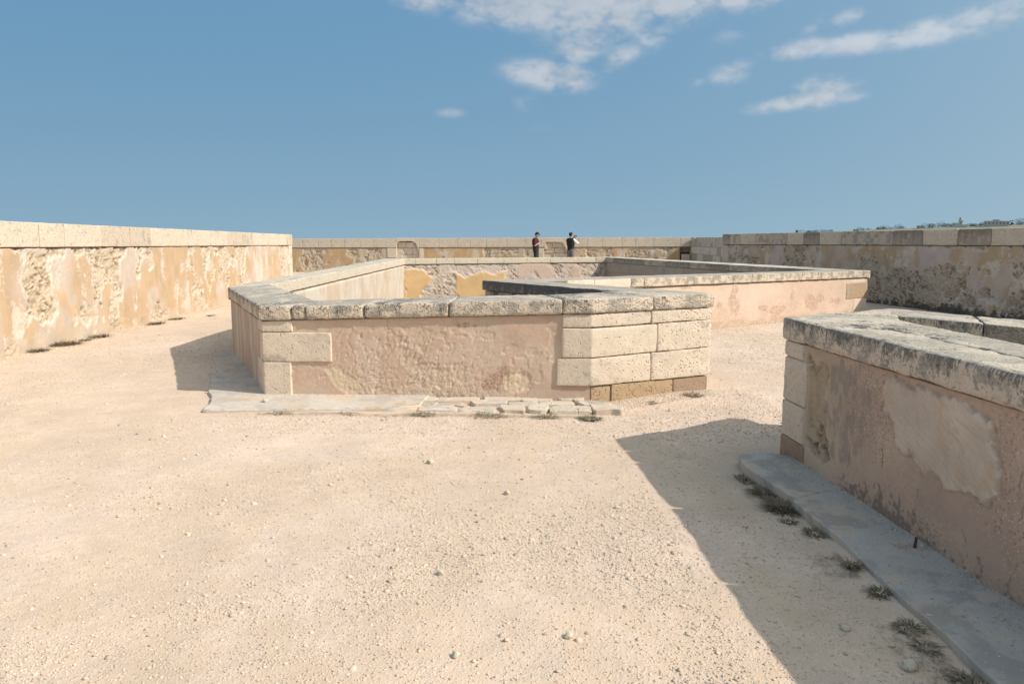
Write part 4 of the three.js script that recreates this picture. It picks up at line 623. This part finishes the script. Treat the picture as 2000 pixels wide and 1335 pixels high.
// ------------------------------------------------------------------ weeds
const WEED = new THREE.MeshStandardMaterial({ color: 0xffffff, vertexColors: true, roughness: 1, side: THREE.DoubleSide });
function tuft(x, d, rad, h, n, green, label, sd, flatK = 1, el = 1, dirx = 1, dird = 0) {
  seed(sd * 977 + 5); const pos = [], col = [], idx = []; const y0 = 0, c = new THREE.Color();
  for (let i = 0; i < n; i++) {
    const a = rr(0, 6.283), q = Math.sqrt(rnd()) * rad, along = (rnd() - .5) * 2 * (el - 1) * rad, bx = Math.cos(a) * q + along * dirx, bz = Math.sin(a) * q - along * dird, L = h * rr(.45, 1.15), out = rr(.5, 1.7) * flatK, oa = a + rr(-.9, .9), w = rr(.0016, .0036) * (1 + h * 4), b = pos.length / 3;
    const gx = x + bx, gd = d - bz, by = groundY(gx, gd) - groundY(x, d) - .004; const px = -Math.sin(oa) * w, pz = Math.cos(oa) * w;
    for (const [t, ww] of [[0, 1], [.45, .8], [.8, .5], [1, .05]]) { const ho = out * L * t * t, hy = L * (t - Math.min(.8, .42 * out) * t * t) * .8; pos.push(bx + Math.cos(oa) * ho + px * ww, by + hy, bz + Math.sin(oa) * ho + pz * ww, bx + Math.cos(oa) * ho - px * ww, by + hy, bz + Math.sin(oa) * ho - pz * ww); }
    const gq = rnd() < green; const t = rr(.7, 1.25); for (let k = 0; k < 8; k++) gq ? col.push(.14 * t, .155 * t, .08 * t) : col.push(.22 * t, .165 * t, .105 * t);
    for (let k = 0; k < 3; k++) { const e = b + k * 2; idx.push(e, e + 1, e + 3, e, e + 3, e + 2); }
  }
  const g = new THREE.BufferGeometry(); g.setAttribute('position', new THREE.Float32BufferAttribute(pos, 3)); g.setAttribute('color', new THREE.Float32BufferAttribute(col, 3)); g.setIndex(idx); g.computeVertexNormals();
  const m = part('grass_tuft', g, WEED); m.position.set(x, groundY(x, d), -d); return tag(m, label, 'grass', 'weeds at the foot of the walls');
}
const weeds = [ // along the right slab, from its far end to the corner of the picture
  [1.655, 5.02, .06, .06, 160, .1, 'dry brown weed at the far tip of the right concrete strip', .9, 2.2], [1.66, 4.72, .08, .075, 300, .15, 'wide brown weed clump against the far part of the right concrete strip', .9, 2], [1.68, 4.42, .08, .07, 260, .25, 'brown and green weed clump, second along the right concrete strip', .9, 1.6], [1.63, 4.18, .055, .06, 90, .7, 'small green tuft off the right concrete strip, in shade', 1, 1], [1.70, 3.98, .05, .05, 80, .2, 'dry wisp against the right concrete strip, midway', .9, 1.8], [1.69, 3.5, .05, .055, 90, .3, 'brown weed against the strip where its edge is broken', .9, 1.4], [1.70, 3.24, .06, .065, 120, .5, 'dark green tuft against the right concrete strip, third from the corner', 1, 1.2],
  [1.67, 2.93, .06, .055, 110, .5, 'spreading green tuft by the right concrete strip, second from the corner', 1.1, 1.4], [1.66, 2.78, .05, .06, 90, .6, 'dense green tuft just behind the second-last weed on the strip', 1.1, 1], [1.68, 2.5, .07, .05, 120, .6, 'flat star-shaped green tuft in the lower right corner', 1.3, 1],
  // before the middle parapet
  [-2.2, 6.86, .09, .045, 130, .6, 'grey-green weed patch at the left end of the front apron', 1.2, 2.2], [-1.55, 6.85, .09, .04, 110, .5, 'low weed patch before the front apron, second from the left', 1.2, 2], [-.85, 6.85, .11, .05, 220, .3, 'dry weed mat before the broken apron stones', 1.2, 1.8], [-.2, 6.8, .1, .05, 150, .5, 'green and straw weeds before the middle of the broken apron', 1.2, 2.2], [.32, 6.78, .1, .06, 170, .65, 'green weed clump before the right end of the broken apron', 1.1, 2], [.72, 6.72, .08, .075, 150, .75, 'brightest green tuft at the right end of the apron', 1, 1.1],
  [1.92, 7.72, .09, .09, 110, .3, 'dry tuft against the brown foot block of the ashlar corner', 1, 1.4], [1.45, 7.5, .06, .06, 60, .4, 'sparse tuft against the long tawny foot block', 1, 1.6],
  // left wall foot
  [-7.02, 10.9, .16, .12, 300, .2, 'dry weeds at the foot of the left wall, nearest clump', 1, 2, 0, 1], [-7.05, 11.6, .14, .12, 260, .15, 'straw-coloured weeds at the foot of the left wall, second clump', 1, 2, 0, 1], [-7.05, 12.15, .09, .11, 170, .8, 'small green weed among straw at the foot of the left wall', 1, 1, 0, 1], [-7.06, 12.6, .13, .11, 200, .15, 'straw weeds beyond the green one at the left wall', 1, 1.8, 0, 1], [-7.04, 14.6, .15, .12, 260, .3, 'brown weed clump midway along the left wall', 1, 2, 0, 1], [-7.04, 15.5, .13, .11, 200, .25, 'last straw weeds along the left wall', 1, 2, 0, 1], [-6.6, 16.2, .1, .09, 110, .4, 'small weed standing off the left wall', 1, 1, 0, 1]];
weeds.forEach(([x, d, r, h, n, g, label, fk, el, dx = 0, dd = 0], i) => { const v = .65 + .7 * hash(i, 77); r *= v * .9; h *= .6 + .5 * hash(i, 78); n = Math.round(n * Math.max(.75, v * v) * 1.25); g *= .8; const alongSlab = i < 10; tuft(x, d, r, h, n, g, label, i + 1, fk, el, alongSlab ? 0 : dd ? 0 : 1, alongSlab ? 1 : dd); });
{ const pos = [], idx = []; seed(606); for (let i = 0; i < 2600; i++) { const rt = i > 1300, x = rt ? 1.68 - .16 * Math.pow(rnd(), 2) : rr(-2.4, .8), d = rt ? rr(2.3, 5.1) : 6.82 + rr(-.1, .1) * rr(.2, 1), skip = rt && fbm(d * 2.2, 1, 3, 607) < .5; if (skip) continue; const a = rr(0, 6.28), l = rr(.015, .04), w = .0016, y = groundY(x, d) + .004 + rr(0, .01), b = pos.length / 3, cx = Math.cos(a), sx = Math.sin(a); pos.push(x - cx * l - sx * w, y, -d - sx * l + cx * w, x - cx * l + sx * w, y, -d - sx * l - cx * w, x + cx * l, y + rr(0, .012), -d + sx * l); idx.push(b, b + 1, b + 2); } const g = new THREE.BufferGeometry(); g.setAttribute('position', new THREE.Float32BufferAttribute(pos, 3)); g.setIndex(idx); g.computeVertexNormals(); const m = part('dry_straw', g, flat(.33, .26, .17, { side: THREE.DoubleSide })); m.userData = { kind: 'stuff', label: 'dry straw litter along the edges of the concrete aprons', category: 'straw' }; }

// ------------------------------------------------------------------ two people at the far wall
function sdfGeo(min, max, res, dist) {
  const half = Math.max(max[0] - min[0], max[1] - min[1], max[2] - min[2]) / 2 * 1.06, c = min.map((v, i) => (v + max[i]) / 2), mc = new MarchingCubes(res, new THREE.MeshBasicMaterial(), false, false, 60000); mc.isolation = 0;
  const h = res / 2; for (let k = 0; k < res; k++) for (let j = 0; j < res; j++) for (let i = 0; i < res; i++) mc.field[i + j * res + k * res * res] = -dist(c[0] + (i - h) / h * half, c[1] + (j - h) / h * half, c[2] + (k - h) / h * half) / half;
  mc.update(); const n = mc.count, pos = new Float32Array(n * 3); for (let i = 0; i < n; i++) for (let t = 0; t < 3; t++) pos[i * 3 + t] = mc.positionArray[i * 3 + t] * half + c[t];
  const m = new Map(), P = [], idx = []; for (let i = 0; i < n; i++) { const key = Math.round(pos[i * 3] * 2e4) + ',' + Math.round(pos[i * 3 + 1] * 2e4) + ',' + Math.round(pos[i * 3 + 2] * 2e4); let e = m.get(key); if (e === undefined) { e = P.length / 3; m.set(key, e); P.push(pos[i * 3], pos[i * 3 + 1], pos[i * 3 + 2]); } idx.push(e); }
  const ok = []; for (let i = 0; i < idx.length; i += 3) if (idx[i] !== idx[i + 1] && idx[i + 1] !== idx[i + 2] && idx[i] !== idx[i + 2]) ok.push(idx[i], idx[i + 1], idx[i + 2]);
  const g = new THREE.BufferGeometry(); g.setAttribute('position', new THREE.Float32BufferAttribute(P, 3)); g.setIndex(ok); g.computeVertexNormals(); return g;
}
const cap = (x, y, z, a, b, ra, rb, sx = 1) => { const ex = b[0] - a[0], ey = b[1] - a[1], ez = b[2] - a[2], t = clamp(((x - a[0]) * ex + (y - a[1]) * ey + (z - a[2]) * ez) / (ex * ex + ey * ey + ez * ez + 1e-9)); const dx = (x - a[0] - ex * t) * sx, dy = y - a[1] - ey * t, dz = z - a[2] - ez * t; return Math.sqrt(dx * dx + dy * dy + dz * dz) - mix(ra, rb, t); };
const smin = (a, b, k) => { const h = clamp(.5 + .5 * (b - a) / k); return mix(b, a, h) - k * h * (1 - h); };
// local axes: x to the person's left, z forward, y up
function person(x, d, turn, { arms, bow, skin, shirt, sleeve, trouser, hair, label, cap: hasCap }) {
  const T = thing('person', label, 'person'); T.position.set(x, groundY(x, d), -d); T.rotation.y = turn;
  const hip = .93, sh = 1.44, legs = [[[.09, hip, 0], [.105, .5, .03], [.11, .09, -.02]], [[-.09, hip, 0], [-.11, .5, .02], [-.12, .09, -.02]]];
  const torso = (X, Y, Z, g = 0) => { let q = cap(X, Y, Z, [.0, hip + .02, 0], [0, hip + .28, 0], .125 + g, .125 + g, .8); q = smin(q, cap(X, Y, Z, [0, hip + .3, -.01], [0, sh - .1, -.015], .125 + g, .145 + g, .72), .08); q = smin(q, cap(X, Y, Z, [.12, sh - .04, -.015], [-.12, sh - .04, -.015], .07 + g, .07 + g), .08); return q; };
  const leg = (X, Y, Z, g = 0) => { let q = 9; for (const l of legs) { q = Math.min(q, smin(cap(X, Y, Z, l[0], l[1], .088 + g, .06 + g), cap(X, Y, Z, l[1], l[2], .058 + g, .04 + g * 1.6), .03)); } return q; };
  const foot = (X, Y, Z, g = 0) => { let q = 9; for (const l of legs) q = Math.min(q, cap(X, Y, Z, [l[2][0], .045, -.05], [l[2][0] * 1.2, .035, .15], .045 + g, .033 + g)); return q; };
  const arm = (X, Y, Z, g = 0, lo = true) => { let q = 9; for (const a of arms) { q = Math.min(q, lo ? smin(cap(X, Y, Z, a[0], a[1], .052 + g, .04 + g), cap(X, Y, Z, a[1], a[2], .038 + g, .027 + g), .02) : cap(X, Y, Z, a[0], [0, 1, 2].map(t => mix(a[0][t], a[1][t], .8)), .058 + g, .048 + g)); } return q; };
  const hc = [0, 1.64, .02 + .05 * bow], ne = [0, sh + .02, -.01];
  const head = (X, Y, Z) => { const y = Y - hc[1], z = Z - hc[2], ca = Math.cos(.5 * bow), sa = Math.sin(.5 * bow), yy = y * ca + z * sa, zz = -y * sa + z * ca; let q = (Math.hypot(X / .077, (yy - .02) / .1, (zz + .01) / .095) - 1) * .08; q = smin(q, (Math.hypot(X / .058, (yy + .06) / .06, (zz - .03) / .062) - 1) * .055, .035); q = smin(q, cap(X, yy, zz, [0, .0, .085], [0, -.03, .105], .012, .016), .012); q = Math.min(q, cap(X, yy, zz, [.078, .0, -.005], [.078, -.03, -.01], .014, .012), cap(X, yy, zz, [-.078, .0, -.005], [-.078, -.03, -.01], .014, .012)); for (const e of [-.03, .03]) q = Math.max(q, .013 - Math.hypot(X - e, yy - .012, zz - .088)); q = Math.max(q, .008 - Math.hypot(X * .4, (yy + .066), zz - .095)); return q; };
  const hand = (a) => { const w = new THREE.Vector3(...a[2]), e = new THREE.Vector3(...a[1]), dir = w.clone().sub(e).normalize(), side = new THREE.Vector3(...a[3]).normalize(), nrmv = dir.clone().cross(side).normalize(); const P = (f, s, n) => [w.x + dir.x * f + side.x * s + nrmv.x * n, w.y + dir.y * f + side.y * s + nrmv.y * n, w.z + dir.z * f + side.z * s + nrmv.z * n]; const ch = []; [[.03, .07], [.01, .078], [-.01, .072], [-.03, .058]].forEach(([s, l]) => { ch.push([P(.08, s, 0), P(.08 + l * .5, s * 1.1, .015), .0095, .0085], [P(.08 + l * .5, s * 1.1, .015), P(.08 + l * .75, s * 1.1, .045), .0085, .0075]); }); ch.push([P(.02, .03, .005), P(.06, .06, .02), .011, .009], [P(.06, .06, .02), P(.085, .062, .04), .009, .008]); return (X, Y, Z) => { let q = Math.min(cap(X, Y, Z, P(0, .014, 0), P(.078, .022, 0), .022, .017), cap(X, Y, Z, P(0, -.014, 0), P(.078, -.022, 0), .022, .016)); for (const c of ch) q = smin(q, cap(X, Y, Z, c[0], c[1], c[2], c[3]), .006); return q; }; };
  const body = [sdfGeo([-.4, 0, -.35], [.4, 1.6, .45], 88, (X, Y, Z) => smin(smin(Math.min(torso(X, Y, Z), leg(X, Y, Z), foot(X, Y, Z)), arm(X, Y, Z), .03), cap(X, Y, Z, ne, [hc[0], hc[1] - .05, hc[2] - .02], .052, .05), .03))];
  body.push(sdfGeo([-.12, 1.48, -.16], [.12, 1.79, .2], 56, head)); for (const a of arms) { const hd = hand(a); body.push(sdfGeo([a[2][0] - .14, a[2][1] - .14, a[2][2] - .14], [a[2][0] + .14, a[2][1] + .14, a[2][2] + .14], 52, hd)); }
  part('body', mergeGeometries(body), flat(...skin, { roughness: .6 }), T);
  part('shirt', sdfGeo([-.32, .8, -.25], [.32, 1.6, .3], 72, (X, Y, Z) => Math.max(torso(X, Y, Z, .018), .86 - Y, Y - (sh + .06 - 1.2 * Math.max(0, Math.abs(X) - .05) * 0))), flat(...shirt), T);
  for (const a of arms) part('sleeve', sdfGeo([a[0][0] - .3, .95, -.3], [a[0][0] + .3, 1.6, .4], 60, (X, Y, Z) => Math.max(cap(X, Y, Z, a[0], [0, 1, 2].map(t => mix(a[0][t], a[1][t], .8)), .07, .06), .06 - Math.abs(X))), flat(...sleeve), T);
  part('trousers', sdfGeo([-.3, .05, -.25], [.3, 1.0, .3], 72, (X, Y, Z) => Math.max(smin(leg(X, Y, Z, .02), cap(X, Y, Z, [.05, hip - .02, 0], [-.05, hip - .02, 0], .13, .13), .04), .07 - Y, Y - .96)), flat(...trouser), T);
  part('shoes', sdfGeo([-.25, -.02, -.15], [.25, .12, .25], 48, (X, Y, Z) => Math.max(foot(X, Y, Z, .009), .004 - Y)), flat(.04, .04, .045), T);
  part('hair', sdfGeo([-.13, 1.5, -.17], [.13, 1.82, .22], 52, (X, Y, Z) => { const y = Y - hc[1], z = Z - hc[2], ca = Math.cos(.5 * bow), sa = Math.sin(.5 * bow), yy = y * ca + z * sa, zz = -y * sa + z * ca; let q = (Math.hypot(X / .088, (yy - .022) / .112, (zz + .015) / .106) - 1) * .09; q = Math.max(q, zz - .02 - .9 * (yy - .03), -.06 - yy); if (hasCap) q = Math.min(q, Math.max(cap(X, yy, zz, [0, .075, .07], [0, .06, .15], .06, .05), Math.abs(yy - .06 + (zz - .1) * .15) - .012)); return q; }), flat(...hair), T);
  return T;
}
const P1 = [1.15, 36.35], P2 = [2.84, 36.2];
person(...P1, Math.PI / 2 - .15, { arms: [[[.19, 1.40, 0], [.25, 1.13, -.02], [.07, 1.25, .16], [0, 1, 0]], [[-.19, 1.40, 0], [-.25, 1.13, .0], [-.05, 1.25, .17], [0, 1, 0]]], bow: 1, skin: [.5, .3, .2], shirt: [.012, .013, .018], sleeve: [.11, .01, .016], trouser: [.014, .015, .02], hair: [.012, .01, .009], cap: true, label: 'person in black with red sleeves looking down at a phone, left of the two' });
person(...P2, Math.PI - .75, { arms: [[[.19, 1.40, 0], [.3, 1.18, .14], [.1, 1.46, .27], [-1, 0, 0]], [[-.19, 1.40, 0], [-.34, 1.2, .16], [-.09, 1.5, .27], [1, 0, 0]]], bow: 0, skin: [.46, .29, .2], shirt: [.012, .012, .014], sleeve: [.72, .70, .70], trouser: [.15, .138, .142], hair: [.015, .012, .01], label: 'person from behind in black shirt with white sleeves, right of the two' });
{ const dev = (name, x, y, d, s, turn, label, cat) => { const sh = new THREE.Shape(), [w, h] = s, r = .008; sh.moveTo(-w / 2 + r, -h / 2); sh.lineTo(w / 2 - r, -h / 2); sh.quadraticCurveTo(w / 2, -h / 2, w / 2, -h / 2 + r); sh.lineTo(w / 2, h / 2 - r); sh.quadraticCurveTo(w / 2, h / 2, w / 2 - r, h / 2); sh.lineTo(-w / 2 + r, h / 2); sh.quadraticCurveTo(-w / 2, h / 2, -w / 2, h / 2 - r); sh.lineTo(-w / 2, -h / 2 + r); sh.quadraticCurveTo(-w / 2, -h / 2, -w / 2 + r, -h / 2); const T = thing(name, label, cat); T.position.set(x, y, -d); T.rotation.set(0, turn, 0); part('case', new THREE.ExtrudeGeometry(sh, { depth: s[2], bevelEnabled: true, bevelSize: .002, bevelThickness: .002, bevelSegments: 1 }), flat(.02, .02, .022, { roughness: .4 }), T); return T; };
  const y1 = groundY(...P1), y2 = groundY(...P2);
  const ph = dev('phone', P1[0] + .27, y1 + 1.33, P1[1] + .03, [.075, .15, .008], Math.PI / 2, 'dark phone in the hands of the left person', 'phone'); ph.rotation.x = -.5; part('screen', new THREE.PlaneGeometry(.066, .135).translate(0, 0, .0115), flat(.01, .01, .012, { roughness: .15 }), ph);
  const cm = dev('camera', P2[0] + .22, y2 + 1.58, P2[1] + .26, [.13, .085, .05], Math.PI - .75, 'dark camera held up by the right person', 'camera'); part('lens', new THREE.CylinderGeometry(.032, .034, .06, 20).rotateX(Math.PI / 2).translate(0, 0, .08), flat(.015, .015, .016, { roughness: .3 }), cm); }

// ------------------------------------------------------------------ the far shore
const LAND = flat(.19, .18, .12), LEAF = new THREE.MeshStandardMaterial({ color: 0xffffff, vertexColors: true, roughness: 1, side: THREE.DoubleSide });
const sil = az => 11 + 7 * sst(17, 36, az) + 1.2 * (fbm(az * .6, 1, 4, 971) - .5); // height of the shore above terrace level, by bearing in degrees
{
  const pos = [], idx = [], na = 120, rg = [560, 640, 720, 800, 900, 1100, 1500, 2200]; for (let k = 0; k < rg.length; k++) for (let i = 0; i <= na; i++) { const az = 13 + 70 * i / na, a = az * Math.PI / 180, R = rg[k], up = [0, .35, .8, 1, 1.0, .9, .6, 0][k] * sst(13, 20, az); pos.push(Math.sin(a) * R, -16.5 + up * (sil(az) + 16.5) + (k && k < 7 ? 1.2 * (fbm(az, k, 3, 972) - .5) : 0), -Math.cos(a) * R); }
  for (let k = 0; k < rg.length - 1; k++) for (let i = 0; i < na; i++) { const e = k * (na + 1) + i, f = e + na + 1; idx.push(e, f, f + 1, e, f + 1, e + 1); }
  const g = new THREE.BufferGeometry(); g.setAttribute('position', new THREE.Float32BufferAttribute(pos, 3)); g.setIndex(idx); g.computeVertexNormals(); const m = part('far_shore', g, LAND); m.material.side = THREE.DoubleSide; m.userData = { kind: 'structure', label: 'low tan headland across the water', category: 'hill' };
}
const azOf = px => Math.atan((px - 1000) / 1450 / .985) * 180 / Math.PI, shoreAt = (px, R = 800) => { const az = azOf(px), a = az * Math.PI / 180; return [Math.sin(a) * R, sil(az), -Math.cos(a) * R]; };
function pine(px, w, h, label, sd, shrub = false) {
  const [x, y, z] = shoreAt(px), T = thing('pine_tree', label, 'tree', 'trees on the far shore'); T.position.set(x, y - 2.2, z); seed(sd * 131 + 7);
  part('trunk', new THREE.CylinderGeometry(.18, .35, h * .7, 7).translate(0, h * .35, 0), flat(.09, .065, .05), T);
  const pos = [], col = [], idx = []; const lobes = Array.from({ length: 9 }, () => [rr(-.6, .6) * w, h * rr(.3, .86), rr(-.3, .3) * w, rr(.2, .34) * w]);
  for (let i = 0; i < 1300; i++) { const l = lobes[Math.floor(rnd() * 9)], a = rr(0, 6.28), b = Math.acos(rr(-1, 1)), q = l[3] * Math.cbrt(rr(.3, 1)), cx = l[0] + q * Math.sin(b) * Math.cos(a), cy = l[1] + q * Math.cos(b) * .62, cz = l[2] + q * Math.sin(b) * Math.sin(a), s = rr(.14, .4), e = pos.length / 3; for (let k = 0; k < 3; k++) { pos.push(cx + rr(-s, s), cy + rr(-s, s), cz + rr(-s, s)); const t = .8 + .4 * hash(i, 5); col.push(.045 * t, .075 * t, .045 * t); } idx.push(e, e + 1, e + 2); }
  const g = new THREE.BufferGeometry(); g.setAttribute('position', new THREE.Float32BufferAttribute(pos, 3)); g.setAttribute('color', new THREE.Float32BufferAttribute(col, 3)); g.setIndex(idx); g.computeVertexNormals(); part('crown', g, LEAF, T);
}
[[1543, 2, 5.5, 'single thin dark tree at the left end of the far shore'], [1560, 7, 4.5, 'first dark pine clump left of the far shore'], [1574, 7, 5, 'second dark pine beside the first on the far shore'], [1598, 6, 4, 'small pine standing apart on the far shore'], [1670, 6, 4.6, 'round pine on the far shore left of the low white houses'], [1702, 5, 4, 'small dark pine in the line on the far shore'], [1716, 8, 5, 'broad pine in the middle of the far shore line'], [1733, 8, 5, 'broad pine right of the middle of the far shore line'], [1790, 6, 5.5, 'pine just left of the long green grove'], [1812, 9, 6, 'left end of the long green grove by the white tower'], [1826, 9, 6.5, 'tallest pine of the grove by the white tower'], [1836, 8, 5.5, 'pine at the right end of the grove by the white tower'], [1880, 6, 5, 'small pine left of the pale long building'], [1892, 6, 5.5, 'pine touching the left end of the pale long building'], [1950, 2.2, 7, 'slim cypress at the right end of the pale building'], [1962, 8, 5, 'low pine right of the pale building'], [1978, 9, 8.5, 'rounded tall pine near the right edge of the picture'], [1992, 9, 7.5, 'last pine at the right edge of the picture']].forEach(([px, w, h, l], i) => pine(px, w > 3 ? w * 1.45 : w, h * .95, l, i));
const WHT = flat(.5, .455, .4), ROOF = flat(.42, .27, .2), GLS = flat(.09, .1, .11, { roughness: .3 });
function house(name, px, w, h, dp, label, cat, extra) {
  const [x, y, z] = shoreAt(px, 790), T = thing(name, label, cat); T.position.set(x, y - 1.5, z); T.rotation.y = -azOf(px) * Math.PI / 180;
  const W = part('wall', new THREE.BoxGeometry(w, h, dp).translate(0, h / 2, 0), WHT, T); part('roof', new THREE.BoxGeometry(w + .4, .35, dp + .4).translate(0, h + .175, 0), extra === 'tile' ? ROOF : WHT, T);
  const n = Math.max(1, Math.round(w / 3)); for (let i = 0; i < n; i++) part('window', new THREE.BoxGeometry(.9, 1.3, .1).translate((i + .5) / n * w - w / 2, h * .62, dp / 2 + .03), GLS, T); return T;
}
house('white_house', 1655, 5, 2.4, 5, 'low white house on the far shore left of the round pine', 'house'); house('white_house', 1777, 6, 2.6, 5, 'low white house on the far shore beside the grove', 'house', 'tile'); house('white_house', 1797, 4.5, 2.9, 5, 'small pale house just left of the grove', 'house');
{ const T = house('white_tower', 1853, 3.2, 6.4, 3.2, 'slim white tower with a small reddish cap on the far shore', 'tower'); part('drum', new THREE.CylinderGeometry(1.2, 1.3, 1.4, 14).translate(0, 7.4, 0), WHT, T); part('dome', new THREE.SphereGeometry(1.25, 14, 8, 0, 6.283, 0, 1.57).translate(0, 8.1, 0), ROOF, T); part('plinth', new THREE.BoxGeometry(11, 2.6, 6).translate(0, 1.3, .4), WHT, T); }
{ const T = house('pale_building', 1915, 14, 4.6, 8, 'long pale grey building with flat roof on the far shore', 'building'); part('roof_block', new THREE.BoxGeometry(5, 1.3, 5).translate(2, 5.55, 0), flat(.36, .38, .4), T); }
house('pale_building', 1936, 8, 4.3, 7, 'cream block joined to the right of the long pale building', 'building');

const renderer = new THREE.WebGLRenderer({ antialias: true });
renderer.toneMapping = THREE.LinearToneMapping; renderer.toneMappingExposure = EXPOSURE; renderer.shadowMap.enabled = true;
renderer.render(scene, camera);
